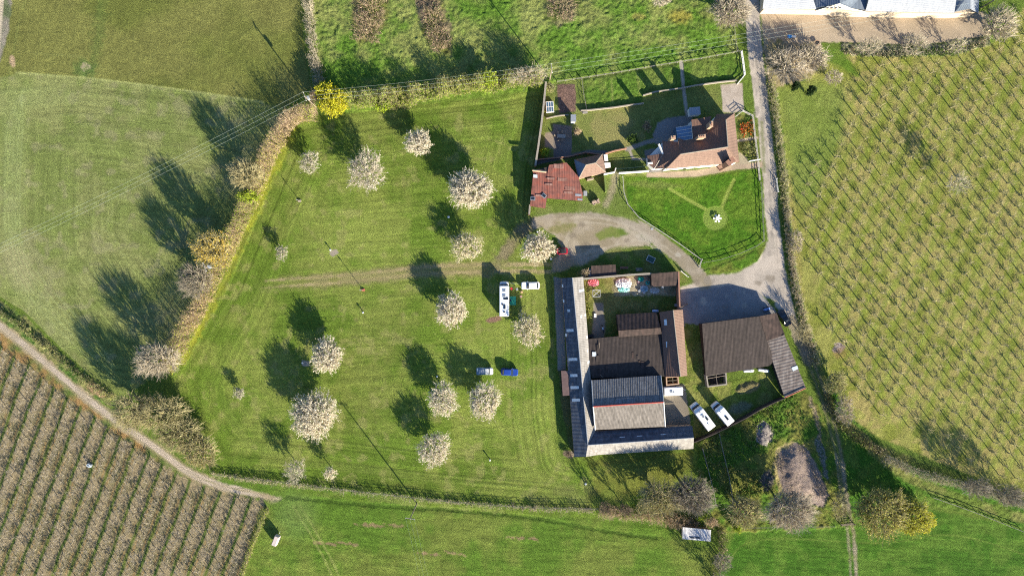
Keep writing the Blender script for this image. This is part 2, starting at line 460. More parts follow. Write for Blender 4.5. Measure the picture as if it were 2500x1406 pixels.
stroke(smooth([(700, 1210), (760, 1218), (900, 1232), (1100, 1244), (1240, 1256), (1340, 1270), (1480, 1296), (1600, 1312)]), 9, S(84, 112, 40), alpha=0.75, jag=3, dz=-0.12)
stroke(smooth([(740, 1202), (1000, 1226), (1240, 1248), (1450, 1258)]), 14, S(150, 158, 84), S(120, 146, 50), alpha=0.6, jag=6)
for off in (0, 17):
    stroke([(716 + off, 1235), (750 + off, 1290), (790 + off, 1360), (822 + off, 1430)], 5, S(164, 172, 92), alpha=0.7, jag=2)
fill(ellipse(720, 1255, 50, 55), S(128, 150, 78), soft=30, jag=8, alpha=0.6)
stroke([(640, 1245), (615, 1320), (590, 1400)], 10, S(180, 178, 96), S(150, 160, 70), soft=3, jag=6, alpha=0.9)
# ---- north paddock
NP = [(765, -60), (1785, -60), (1795, 60), (1800, 128), (1640, 154), (1480, 178), (1362, 198), (1330, 205), (1200, 212), (1000, 228), (880, 245), (800, 215), (775, 150), (762, 40)]
sl, m = fill(NP, S(106, 142, 50), S(150, 158, 86), nz=0.5 * MID + 0.5 * BIG, soft=3, jag=5, r='paddock', amp=0.28)
w = sstep(PX[sl] + 200 * (MID[sl] - .5), 1150, 1350) * m; tint(sl, w, fbm(PX[sl], PY[sl], 40, 3, 1), 0.25)
fill(ellipse(1660, 42, 28, 16), S(170, 158, 70), soft=10, jag=6, alpha=0.8)
fill(ellipse(1560, 42, 16, 9), S(176, 164, 90), soft=6, jag=4, alpha=0.7)
fill([(860, -20), (950, -20), (948, 50), (925, 80), (880, 110), (865, 90), (862, 40)], S(150, 132, 96), S(122, 128, 60), soft=6, jag=12, alpha=0.85)
fill([(1010, -20), (1070, -20), (1100, 60), (1102, 140), (1065, 130), (1030, 80)], S(150, 130, 104), S(120, 124, 60), soft=6, jag=12, alpha=0.85)
fill([(1320, -20), (1425, -20), (1415, 40), (1370, 66), (1330, 50)], S(150, 142, 100), S(110, 124, 58), soft=6, jag=12, alpha=0.85)
stroke([(905, 175), (915, 130), (920, 105)], 3, S(96, 110, 44), alpha=0.8)
stroke([(728, 292), (706, 335), (668, 415), (630, 500), (592, 590), (552, 675), (500, 780), (448, 875)], 20, S(186, 190, 66), S(146, 156, 64), soft=6, jag=12, alpha=0.85)
stroke([(830, 262), (900, 252), (1100, 225), (1330, 205)], 30, S(146, 172, 66), S(116, 146, 54), soft=6, jag=8, amp=0.2)
# ---- right orchard floor
NEO = [(2010, 118), (2060, 135), (2200, 138), (2330, 135), (2420, 110), (2480, 40), (2560, -30), (2560, 1240), (2480, 1205), (2300, 1130), (2150, 1070), (2060, 1010), (2030, 930), (1990, 850), (1950, 700), (1935, 600), (1925, 480), (1905, 330), (1885, 210), (1960, 200), (2000, 160)]
sl, m = fill(NEO, S(150, 156, 68), S(172, 170, 90), nz=MID, soft=4, jag=6, r='orchard_grass', amp=0.08)
w = sstep(fbm(PX[sl], PY[sl], 24, 4, 3), 0.52, 0.66) * m * sstep(PX[sl], 2020, 2080)
blend(sl, w, S(192, 174, 110), None, None, 0.75)
rc = (PX[sl] - 2153) * .905 + (PY[sl] - 241) * .426 + 7 * JAG2[sl]
rp = 0.5 - np.abs((rc / 40.3) % 1.0 - 0.5)
rowm = m * sstep(poly_sd(PX[sl], PY[sl], [(2085, 200), (2140, 160), (2350, 140), (2440, 110), (2560, 50), (2560, 1180), (2380, 1150), (2150, 1020), (2060, 880), (2000, 790), (1965, 600), (1950, 520), (2030, 340)]), -5, 15)
blend(sl, (1 - sstep(rp, 0.10, 0.24)) * rowm, S(188, 172, 112), S(160, 158, 84), FINE[sl], 0.55)
blend(sl, sstep(rp, 0.30, 0.44) * rowm, S(138, 156, 62), None, None, 0.5)
st = streaks(sl, -64, 5, 40, 2); tint(sl, m, st, 0.16); HT[sl] += (st - .5) * .05 * m
fill([(1895, 215), (2010, 190), (2060, 220), (2060, 330), (1985, 500), (1950, 500), (1925, 420)], S(132, 154, 70), soft=20, jag2=10, alpha=0.7)
fill([(2010, 118), (2060, 130), (2075, 145), (2100, 190), (2060, 170), (2020, 150)], S(96, 136, 40), soft=8, alpha=0.8)
fill(ellipse(2047, 850, 14, 12), S(190, 176, 170), S(140, 120, 110), nz=FINE, soft=2, jag=6); fill(ellipse(2052, 862, 17, 14), S(176, 140, 90), soft=5, jag=7, alpha=0.5)
stroke([(1925, 440), (1945, 600), (1960, 760), (1995, 880), (2010, 930)], 12, S(178, 166, 96), soft=5, jag=6, alpha=0.7)
# ---- south-east
SEF = [(1800, 1292), (1900, 1295), (2060, 1285), (2280, 1245), (2420, 1270), (2560, 1310), (2560, 1480), (1740, 1480), (1770, 1340)]
sl, m = fill(SEF, S(80, 122, 36), S(104, 138, 50), nz=MID, soft=5, jag=6, r='south_east_field', amp=0.09)
st = streaks(sl, 4, 5, 60, 1); tint(sl, m, st, 0.2); HT[sl] += (st - .5) * .09 * m
stroke(smooth([(1775, 1390), (1800, 1340), (1850, 1318), (1950, 1315), (2150, 1325), (2300, 1305), (2400, 1320), (2520, 1360)]), 4, S(130, 150, 66), alpha=0.5, jag=2)
RGH = [(1700, 1080), (1770, 1050), (1850, 1010), (1920, 975), (1970, 955), (2000, 1000), (2040, 1110), (2060, 1250), (2060, 1285), (1900, 1296), (1760, 1300), (1720, 1230), (1705, 1160)]
fill(RGH, S(92, 128, 42), S(136, 136, 66), nz=MID, soft=3, jag=6, r='rough_grass', amp=0.3)
fill([(2000, 930), (2030, 940), (2070, 1010), (2150, 1085), (2300, 1150), (2500, 1230), (2560, 1260), (2560, 1310), (2420, 1262), (2280, 1235), (2190, 1190), (2100, 1285), (2060, 1290), (2050, 1150)], S(84, 128, 40), S(112, 138, 54), nz=MID, soft=4, jag=6, r='grass_verge', amp=0.2)
stroke(smooth([(2130, 1100), (2220, 1165), (2330, 1215), (2440, 1250), (2560, 1280)]), 24, S(150, 150, 84), S(120, 140, 60), soft=6, jag=4, alpha=0.85, r='footpath')
stroke([(2060, 1020), (2130, 1090), (2260, 1140), (2420, 1190), (2500, 1215)], 20, S(150, 140, 84), S(110, 124, 56), soft=6, jag=9, alpha=0.8)
# rubble mounds and the big scrub mound
fill(ellipse(1866, 1058, 21, 30), S(200, 186, 170), S(120, 110, 110), nz=FINE, soft=2, jag=7, amp=0.14)
fill([(1893, 1100), (1912, 1085), (1945, 1080), (1975, 1100), (2000, 1150), (2022, 1210), (2010, 1235), (1950, 1230), (1910, 1200), (1893, 1150)], S(184, 162, 144), S(156, 138, 128), nz=0.5 * FINE + 0.5 * TUFT, soft=3, jag=5, r='earth_mound', amp=0.13)
stroke([(1905, 1200), (1890, 1140), (1898, 1100), (1930, 1080)], 10, S(182, 166, 110), soft=2, jag=4, alpha=0.9)
fill([(1985, 1070), (2000, 1060), (2012, 1090), (2018, 1140), (2026, 1175), (2012, 1165), (1998, 1110)], S(150, 150, 140), S(84, 100, 70), nz=FINE, soft=2, jag=5)
stroke([(1975, 970), (1990, 1010), (2005, 1080)], 9, S(180, 160, 130), S(110, 110, 70), nz=FINE, soft=3, jag=7)
fill(ellipse(1872, 1170, 16, 26), S(140, 128, 116), S(90, 90, 84), nz=FINE, soft=3, jag=8)
# ---- roads and yards
RD = 'tarmac_road'
road_c = (S(226, 210, 190), S(206, 192, 174))
RDL = smooth([(1836, -40), (1838, 40), (1843, 120), (1853, 200), (1862, 280), (1872, 370), (1880, 440), (1884, 520), (1892, 590), (1897, 640)])
stroke(RDL, (36, 32), *road_c, soft=2, jag=2, r=RD, amp=0.01)
fill([(1872, 590), (1908, 585), (1915, 650), (1930, 720), (1945, 780), (1960, 830), (1940, 835), (1925, 790), (1900, 762), (1890, 735), (1840, 712), (1790, 700), (1664, 722), (1660, 700), (1690, 694), (1730, 672), (1800, 668), (1845, 640), (1865, 612)], *road_c, soft=3, jag=3, r=RD, amp=0.01)
fill([(1655, 715), (1790, 695), (1850, 710), (1900, 765), (1714, 795), (1668, 797)], S(176, 170, 164), S(158, 154, 152), soft=2, jag=2, r='concrete_yard', amp=0.01)
DR = smooth([(1720, 690), (1690, 655), (1650, 620), (1610, 588), (1570, 560), (1520, 540), (1470, 527), (1420, 524), (1360, 530), (1310, 545)])
stroke(DR, (36, 26), S(190, 176, 154), S(172, 158, 132), soft=3, jag=4, r='gravel_drive', amp=0.02)
fill([(1310, 540), (1380, 528), (1450, 530), (1520, 548), (1560, 570), (1590, 600), (1540, 604), (1480, 612), (1460, 640), (1400, 650), (1350, 668), (1345, 640), (1375, 600), (1350, 575)], S(200, 184, 158), S(178, 162, 132), soft=4, jag=7, r='gravel_drive', amp=0.02)
for pts in ([(1330, 548), (1400, 538), (1470, 540), (1540, 560), (1620, 606), (1680, 655)], [(1380, 640), (1450, 620), (1520, 600), (1580, 592), (1640, 625)], [(1360, 655), (1375, 600), (1400, 560)]):
    for o_ in (-6, 6): stroke(smooth([(x, y + o_) for x, y in pts]), 5, S(216, 202, 176), soft=2.5, jag=4, alpha=0.5, fade=True)
for (x, y, r_) in ((1400, 575, 7), (1430, 600, 9), (1385, 625, 6), (1470, 632, 8), (1530, 588, 6), (1880, 680, 9), (1850, 690, 7), (1420, 548, 6), (1700, 690, 7)):
    fill(ellipse(x, y, r_ * 1.4, r_), S(150, 136, 116), soft=3, jag=5, alpha=0.6)
fill([(1452, 570), (1490, 552), (1520, 560), (1535, 572), (1500, 580), (1462, 588)], S(116, 138, 58), S(142, 150, 80), soft=4, jag=6, alpha=1.0)
fill(ellipse(1372, 556, 34, 13, rot=-.2), S(146, 146, 84), S(172, 160, 110), nz=FINE, soft=6, jag=10, alpha=0.85)
fill(ellipse(1530, 612, 46, 9), S(124, 142, 62), S(156, 154, 92), nz=FINE, soft=5, jag=8, alpha=0.8)
fill([(1480, 615), (1560, 603), (1600, 612), (1650, 650), (1684, 690), (1660, 700), (1655, 665), (1400, 672), (1440, 640)], S(108, 132, 52), S(140, 142, 78), soft=4, jag=5, r='grass_verge', amp=0.1)
fill(ellipse(1572, 582, 22, 10, rot=0.3), S(206, 194, 172), soft=5, jag=4, alpha=0.8); fill(ellipse(1655, 622, 8, 6), S(210, 200, 180), soft=3, jag=3, alpha=0.8)
for k in range(46):       # repairs, damp patches and spilled gravel on lane and yard
    u = random.random(); x = 1843 + 50 * u ** 1.4 + random.uniform(-12, 12); y = 60 + 640 * u
    if k > 26: x = random.uniform(1700, 1910); y = random.uniform(668, 770)
    fill(ellipse(x, y, random.uniform(2, 8), random.uniform(3, 12), rot=random.uniform(-.2, .2)), S(160, 150, 138) if k % 3 else S(226, 212, 190), soft=1.5, jag=4, alpha=random.uniform(.25, .6))
for pts in ([(1838, 60), (1852, 200), (1868, 330), (1880, 480), (1890, 620)], [(1846, 60), (1862, 200), (1878, 330), (1890, 480), (1898, 640)]):
    stroke(smooth(pts), 3.5, S(170, 160, 146), soft=2, jag=3, alpha=.5)
SET_ = smooth([(1945, 800), (1975, 870), (2005, 950), (2030, 1030), (2048, 1110), (2058, 1190), (2070, 1260), (2080, 1320), (2086, 1440)])
stroke(SET_[:24], (34, 16), S(150, 142, 104), S(120, 134, 66), soft=5, jag=5, alpha=0.9, r='dirt_track', amp=0.03)
for off, al in ((-8, 0.6), (6, 0.95)):
    stroke([(x + off, y) for x, y in SET_], 6 if off < 0 else (6, 9), S(182, 168, 140), S(150, 144, 104), soft=2.5, jag=3, alpha=al, r='dirt_track')
stroke([(1933, 780), (1950, 830), (1972, 880)], 22, S(170, 156, 130), S(150, 140, 112), soft=4, jag=4, r='dirt_track', alpha=0.9)
stroke([(1888, 210), (1905, 330), (1915, 430), (1920, 520), (1930, 620), (1945, 700), (1962, 780), (1985, 850)], 16, S(92, 122, 46), S(120, 130, 60), soft=4, jag=5, r='grass_verge', amp=0.2)
GRV = [(1855, 30), (2400, 30), (2420, 84), (2395, 92), (2290, 106), (2200, 110), (2060, 104), (2005, 104), (2005, 150), (1980, 190), (1900, 210), (1875, 200), (1866, 120), (1860, 60)]
fill(GRV, S(214, 192, 162), S(200, 180, 152), soft=3, jag=4, r='gravel_yard', amp=0.02)
fill([(1868, 95), (1990, 110), (2005, 150), (1985, 190), (1890, 215), (1872, 180)], S(196, 174, 138), S(160, 150, 100), soft=5, jag=10, amp=0.2)
fill([(2050, 106), (2190, 112), (2290, 107), (2415, 90), (2415, 110), (2330, 134), (2190, 138), (2080, 136), (2052, 122)], S(186, 176, 146), S(120, 130, 84), nz=FINE, soft=3, jag=6, r='garden_border', amp=0.3)
# ---- house garden
fill([(1330, 215), (1365, 198), (1500, 178), (1812, 127), (1820, 180), (1800, 205), (1808, 275), (1850, 290), (1858, 405), (1600, 430), (1520, 430), (1480, 380), (1300, 410)], S(122, 138, 66), S(138, 146, 76), soft=2, jag=2, r='garden_lawn', amp=0.06)
fill([(1425, 195), (1640, 160), (1812, 130), (1815, 185), (1700, 210), (1570, 240), (1568, 255), (1430, 268)], S(104, 136, 50), S(130, 148, 68), soft=3, jag=3, r='garden_lawn', amp=0.22)
stroke([(1492, 190), (1496, 250)], 5, S(150, 160, 84), alpha=0.7); stroke([(1556, 178), (1562, 230)], 5, S(150, 160, 84), alpha=0.6)
fill([(1402, 272), (1570, 254), (1575, 340), (1480, 380), (1400, 330)], S(164, 158, 96), S(140, 148, 78), soft=5, jag=3, r='garden_lawn', amp=0.03)
fill([(1358, 208), (1405, 205), (1406, 272), (1365, 278)], S(150, 120, 104), S(130, 104, 92), nz=TUFT, soft=1.5, jag=3, r='soil_bed', amp=0.12)
fill([(1350, 303), (1397, 308), (1395, 385), (1352, 390)], S(150, 140, 128), S(132, 124, 116), soft=1, jag=1, r='stone_terrace', amp=0.01)
fill([(1330, 325), (1352, 322), (1352, 365), (1330, 360)], S(176, 158, 136), soft=2, jag=3, r='stone_terrace', amp=0.01)
stroke([(1312, 398), (1395, 380), (1440, 370), (1480, 372)], 8, S(140, 136, 132), soft=1.5, jag=1, r='stone_path', amp=0.01)
stroke([(1663, 152), (1668, 210), (1677, 280)], 8, S(196, 186, 168), soft=1, jag=0.5, r='garden_path', amp=0.01)
fill([(1760, 208), (1812, 203), (1816, 270), (1790, 276), (1765, 274)], S(222, 204, 184), S(206, 188, 168), nz=TUFT, soft=1.5, jag=1, r='gravel_drive', amp=0.02)
fill([(1594, 330), (1606, 300), (1632, 288), (1690, 280), (1690, 300), (1650, 350), (1600, 352)], S(170, 164, 158), S(150, 146, 142), soft=2, jag=2, r='stone_terrace', amp=0.01)
stroke([(1530, 365), (1580, 347), (1615, 340)], 10, S(176, 168, 156), soft=1, jag=1, r='garden_path', amp=0.01)
stroke([(1538, 370), (1545, 388), (1580, 390)], 6, S(190, 178, 160), soft=1, jag=1, r='garden_path', amp=0.01)
fill([(1572, 368), (1612, 360), (1620, 420), (1586, 422)], S(168, 160, 150), S(150, 144, 138), soft=1, jag=1, r='stone_terrace', amp=0.01)
stroke([(1586, 430), (1700, 424), (1800, 406), (1856, 402)], 16, S(208, 184, 156), S(194, 172, 146), soft=1.5, jag=1.5, r='garden_path', amp=0.01)
fill([(1798, 280), (1838, 286), (1850, 395), (1808, 400)], S(96, 120, 50), S(130, 128, 66), soft=1.5, jag=2, r='flower_bed', amp=0.25)
stroke([(1798, 345), (1848, 337)], 6, S(200, 180, 156), soft=1, jag=0.5, r='garden_path', amp=0.01)
fill([(1803, 370), (1822, 385), (1830, 400), (1805, 402)], S(196, 180, 150), soft=1.5, jag=1, r='stone_terrace', amp=0.01)
# south lawn of the house
LAWN = [(1525, 432), (1700, 436), (1858, 412), (1864, 500), (1868, 575), (1858, 600), (1790, 630), (1718, 655), (1700, 632), (1560, 530), (1535, 500)]
sl, m = fill(LAWN, S(88, 130, 34), S(112, 142, 46), nz=MID, soft=2, jag=2, r='rough_lawn', amp=0.15)
for pts, w in (([(1636, 462), (1680, 488), (1724, 512)], 6), ([(1792, 440), (1777, 470), (1762, 508)], 6)):
    stroke(pts, w + 2, S(164, 180, 84), soft=1.5, jag=1, amp=0.03, alpha=0.95)
fill(ellipse(1746, 533, 30, 30), S(148, 170, 76), soft=2, jag=1, amp=0.03, alpha=0.9)
fill(ellipse(1600, 452, 70, 9, rot=0.05), S(140, 146, 78), soft=6, jag=6, alpha=0.6)
fill([(1715, 662), (1790, 636), (1856, 606), (1872, 596), (1850, 638), (1800, 660), (1740, 668)], S(96, 134, 40), S(130, 140, 60), soft=2, jag=3, r='grass_verge', amp=0.2)
fill([(1480, 425), (1525, 425), (1528, 500), (1560, 545), (1500, 528), (1440, 518), (1300, 524), (1296, 505), (1425, 490), (1418, 440)], S(136, 148, 78), S(122, 142, 62), soft=4, jag=5, r='grass_verge', amp=0.05)
stroke([(1503, 425), (1496, 460), (1480, 500)], 16, S(178, 164, 132), soft=6, jag=5, alpha=0.8)
stroke([(1860, 300), (1866, 420)], 8, S(120, 130, 60), alpha=0.6)
# ---- farm courtyard
fill([(1424, 672), (1655, 662), (1662, 760), (1640, 780), (1440, 830)], S(116, 130, 56), S(150, 146, 84), nz=MID, soft=2, jag=4, r='courtyard', amp=0.12)
fill([(1450, 740), (1472, 738), (1478, 800), (1475, 826), (1445, 826)], S(186, 172, 150), S(160, 150, 134), soft=2, jag=2, r='concrete_yard', amp=0.01)
fill([(1495, 674), (1648, 668), (1650, 722), (1500, 722)], S(206, 190, 160), S(174, 162, 124), soft=4, jag=6, alpha=0.9)
fill([(1352, 676), (1372, 680), (1382, 905), (1362, 905)], S(178, 172, 160), S(164, 160, 150), soft=1, jag=0.6, r='concrete_path', amp=0.005)
fill([(1364, 905), (1385, 905), (1404, 1110), (1392, 1100), (1372, 1000)], S(112, 120, 60), S(128, 126, 80), soft=2, jag=3)
fill([(1620, 925), (1672, 940), (1682, 1000), (1688, 1040), (1622, 1040)], S(180, 166, 144), S(160, 148, 130), soft=2, jag=3, r='concrete_yard', amp=0.01)
fill([(1672, 790), (1712, 792), (1722, 945), (1880, 905), (1915, 972), (1800, 1030), (1696, 1080), (1690, 1000), (1672, 935)], S(122, 140, 56), S(150, 152, 80), nz=MID, soft=2, jag=4, r='farm_grass', amp=0.15)
fill(ellipse(1826, 946, 30, 13, rot=-0.25), S(176, 158, 110), S(130, 124, 80), nz=FINE, soft=3, jag=5)
fill(ellipse(1806, 995, 30, 12, rot=-0.3), S(150, 146, 130), soft=6, jag=6, alpha=0.6)
fill([(1186, 782), (1196, 774), (1222, 771), (1226, 779), (1212, 786), (1194, 789)], S(176, 140, 116), S(150, 118, 98), nz=FINE, soft=1.2, jag=2, r='soil_bed', amp=0.05)
fill(ellipse(1388, 1108, 13, 10), S(150, 132, 110), soft=2, jag=4); fill([(1394, 1100), (1404, 1106), (1404, 1112), (1388, 1110)], S(200, 184, 160), soft=1.5, jag=2)
fill([(806, 611), (822, 609), (827, 618), (812, 627), (805, 620)], S(186, 172, 150), soft=0.8, jag=0.6, r='concrete_pad', amp=0.005)
fill([(737, 879), (755, 881), (755, 894), (738, 893)], S(186, 176, 160), soft=0.8, jag=0.6, r='concrete_pad', amp=0.005)
# ---- relief and fine colour variation everywhere
k = (0.70 + 0.60 * FINE) * (0.84 + 0.32 * TUFT)
kr = np.where(AMP < 0.035, 0.35, 1.0)
C *= (1 + (k - 1) * kr)[..., None]
HT += AMP * (TUFT + 0.45 * FINE - 0.72) + 1.1 * np.maximum(AMP - 0.08, 0) * (vnoise(PX / 6.0, PY / 6.0, 9) + 0.6 * vnoise(PX / 3.6, PY / 3.6, 10))
for poly_, h_, s_ in (([(1893, 1100), (1912, 1085), (1945, 1080), (1975, 1100), (2000, 1150), (2022, 1210), (2010, 1235), (1950, 1230), (1910, 1200), (1893, 1150)], 1.1, 48), (ellipse(1866, 1058, 21, 30), 0.7, 18), (ellipse(1826, 946, 30, 13, rot=-0.25), 0.4, 10)):
    sl = sub(poly_, 10); HT[sl] += h_ * sstep(poly_sd(PX[sl], PY[sl], poly_) + 22 * JAG2[sl] + 8 * JAG[sl], 0, s_) * (.7 + .6 * MID[sl])
REG[:, 0] = REG[:, 1]

def ground_material(name, rough=0.9, bump=0.03, scale=9.0):
    m = bpy.data.materials.new(name); m.use_nodes = True
    nt = m.node_tree; L = nt.links.new; bs = nt.nodes["Principled BSDF"]
    bs.inputs["Roughness"].default_value = rough; bs.inputs["Specular IOR Level"].default_value = 0.1
    at_ = nn(nt, "ShaderNodeAttribute"); at_.attribute_name = "kind_colour"
    tc = nn(nt, "ShaderNodeTexCoord")
    no = nn(nt, "ShaderNodeTexNoise"); no.inputs["Scale"].default_value = scale; no.inputs["Detail"].default_value = 4
    L(tc.outputs["Object"], no.inputs["Vector"])
    mr = nn(nt, "ShaderNodeMapRange"); mr.inputs["From Min"].default_value = 0.3; mr.inputs["From Max"].default_value = 0.7
    mr.inputs["To Min"].default_value = 0.50; mr.inputs["To Max"].default_value = 1.50
    L(no.outputs["Fac"], mr.inputs["Value"])
    hs = nn(nt, "ShaderNodeHueSaturation"); L(at_.outputs["Color"], hs.inputs["Color"]); L(mr.outputs[0], hs.inputs["Value"])
    L(hs.outputs[0], bs.inputs["Base Color"])
    bp = nn(nt, "ShaderNodeBump"); bp.inputs["Distance"].default_value = bump; L(no.outputs["Fac"], bp.inputs["Height"]); L(bp.outputs[0], bs.inputs["Normal"])
    return m
G_SOFT = ground_material("grass_and_earth", 0.95, 0.13, 4.5)
G_HARD = ground_material("stone_and_tarmac", 0.9, 0.008, 7.0)

WX = (PX - 1250) / 10; WY = (703 - PY) / 10
cell_reg = REG[1:, 1:]
HARD = {'tarmac_road', 'concrete_yard', 'stone_terrace', 'garden_path', 'stone_path', 'concrete_path', 'concrete_pad', 'gravel_drive', 'gravel_yard'}
for ri, rname in enumerate(REGN):
    ii, jj = np.nonzero(cell_reg == ri)
    if len(ii) < 4: continue
    a = ii * NX + jj
    quads = np.stack([a, a + NX, a + NX + 1, a + 1], 1)
    used, inv = np.unique(quads.ravel(), return_inverse=True)
    V = np.stack([WX.ravel()[used], WY.ravel()[used], HT.ravel()[used]], 1)
    me = np_mesh(rname, V, inv.reshape(-1, 4), None, [G_HARD if rname in HARD else G_SOFT], smooth=True)
    ca = me.color_attributes.new("kind_colour", 'FLOAT_COLOR', 'POINT')
    cc = np.ones((len(used), 4), dtype=np.float32); cc[:, :3] = np.clip(C.reshape(-1, 3)[used], 0.004, 0.8)
    ca.data.foreach_set("color", cc.ravel())
    tag(link(rname, me), kind='structure')
# land beyond the surveyed sheet, out to the horizon
x0, x1, y0, y1 = WX[0, 0], WX[0, -1], WY[-1, 0], WY[0, 0]
B = 1500
lm = mat("far_fields", S(110, 136, 56), S(136, 146, 76), scale=0.03, rough=0.95, bump=0.05, bump_scale=1.5)
o = MB().add([(-B, -B, -.08), (B, -B, -.08), (B, B, -.08), (-B, B, -.08), (x0, y0, -.08), (x1, y0, -.08), (x1, y1, -.08), (x0, y1, -.08)],
             [(0, 1, 5, 4), (1, 2, 6, 5), (2, 3, 7, 6), (3, 0, 4, 7)]).build("terrain", lm)
tag(o, kind='structure')

# ================================================================== BUILDINGS
M_WHITE = mat("white_render", (0.78, 0.76, 0.70), (0.70, 0.67, 0.60), scale=0.8, rough=0.8, bump=0.004)
M_WOODW = mat("white_paint", (0.80, 0.79, 0.75), (0.66, 0.65, 0.6), scale=3, rough=0.6)
M_BRICK = mat("red_brick", (0.34, 0.16, 0.10), (0.24, 0.12, 0.08), scale=6, rough=0.9, bump=0.01, bump_scale=14, c3=(0.30, 0.17, 0.12))
M_BRICKL = mat("buff_brick", (0.48, 0.33, 0.22), (0.36, 0.24, 0.16), scale=6, rough=0.9, bump=0.01)
M_STONE = mat("pale_stone", (0.34, 0.30, 0.24), (0.24, 0.21, 0.17), scale=4, rough=0.9, bump=0.02)
M_TIMBER = mat("weathered_timber", (0.30, 0.24, 0.18), (0.20, 0.16, 0.12), scale=8, rough=0.85)
M_DARKWOOD = mat("dark_boarding", (0.05, 0.04, 0.035), (0.03, 0.025, 0.02), scale=5, rough=0.8)
M_GLASS = mat("roof_glass", (0.05, 0.10, 0.16), (0.08, 0.14, 0.20), scale=1.5, rough=0.12, spec=0.8)
M_DGLASS = mat("dark_glass", (0.015, 0.02, 0.03), (0.02, 0.03, 0.04), scale=2, rough=0.08, spec=0.8)
M_BLACK = mat("black_plastic", (0.015, 0.015, 0.015), (0.025, 0.025, 0.025), scale=6, rough=0.5)
M_RUBBER = mat("tyre_rubber", (0.02, 0.02, 0.02), (0.03, 0.03, 0.03), scale=9, rough=0.85)
M_STEEL = mat("galvanised_steel", (0.42, 0.44, 0.46), (0.34, 0.36, 0.38), scale=5, rough=0.45, metal=0.3)
M_CHROME = mat("bright_metal", (0.6, 0.6, 0.6), (0.5, 0.5, 0.5), scale=5, rough=0.25, metal=0.8)
M_SKYL = mat("milky_skylight", (0.62, 0.66, 0.68), (0.45, 0.50, 0.53), scale=3, rough=0.35)
M_LEAD = mat("lead_sheet", (0.26, 0.28, 0.31), (0.20, 0.22, 0.25), scale=3, rough=0.5)
M_RED = mat("red_painted_ridge", (0.42, 0.07, 0.05), (0.30, 0.05, 0.04), scale=3, rough=0.6)
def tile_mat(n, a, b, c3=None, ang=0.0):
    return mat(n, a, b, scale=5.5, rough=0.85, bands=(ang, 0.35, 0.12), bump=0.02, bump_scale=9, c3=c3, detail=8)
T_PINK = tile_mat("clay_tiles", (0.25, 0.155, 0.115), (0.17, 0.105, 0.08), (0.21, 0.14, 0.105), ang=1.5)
T_DARK = tile_mat("shade_toned_clay_tiles", (0.20, 0.11, 0.075), (0.12, 0.07, 0.055), (0.16, 0.095, 0.07), ang=0.05)  # clay tiles with shade in their colour, for slopes turned from the sun
T_SLATE = tile_mat("grey_slate", (0.29, 0.31, 0.345), (0.25, 0.27, 0.305), (0.27, 0.29, 0.325), ang=1.5)
T_SLATE2 = tile_mat("dark_and_shaded_slate", (0.16, 0.19, 0.23), (0.12, 0.15, 0.19), ang=0.0)  # darker slate tone; on west-facing slopes it carries painted shade
T_ASB = mat("grey_cement_sheet", (0.19, 0.17, 0.15), (0.135, 0.12, 0.105), scale=1.2, rough=0.9, bands=(0.06, 0.33, 0.35), bump=0.03, bump_scale=5, detail=8)
T_ASBD = mat("mottled_cement_sheet", (0.20, 0.20, 0.20), (0.11, 0.11, 0.115), scale=2.5, rough=0.9, bands=(0.05, 0.42, 0.6), bump=0.04, bump_scale=6, detail=8)  # greyer, more mottled and strongly banded sheet for the north slope
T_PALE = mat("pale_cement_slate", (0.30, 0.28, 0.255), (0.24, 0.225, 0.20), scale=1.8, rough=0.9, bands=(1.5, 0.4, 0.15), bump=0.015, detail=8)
T_NAVY = mat("shade_toned_cement_slate", (0.11, 0.12, 0.14), (0.07, 0.08, 0.10), scale=1.0, rough=0.9, bands=(1.5, 0.9, 0.35), bump=0.02, detail=8)  # same slate as the pale slopes, with blue shade put into the colour
T_BROWN = mat("brown_fibre_sheet", (0.052, 0.040, 0.035), (0.036, 0.028, 0.025), scale=1.4, rough=0.85, bands=(0.07, 0.9, 0.10), bump=0.03, bump_scale=8, detail=9)
T_BROWN2 = mat("brown_fibre_sheet_worn", (0.070, 0.046, 0.038), (0.038, 0.027, 0.023), scale=1.0, rough=0.85, bands=(0.05, 0.9, 0.15), bump=0.03, bump_scale=8, detail=9)
T_RUST = mat("rusty_iron_sheet", (0.25, 0.075, 0.052), (0.14, 0.055, 0.045), scale=0.75, rough=0.8, bands=(0.0, 0.4, 0.3), bump=0.02, detail=9, c3=(0.20, 0.08, 0.06))
T_RUST2 = mat("rusty_iron_sheet_pale", (0.32, 0.18, 0.14), (0.22, 0.10, 0.075), scale=1.2, rough=0.8, bands=(0.0, 0.4, 0.25), bump=0.02, detail=9)

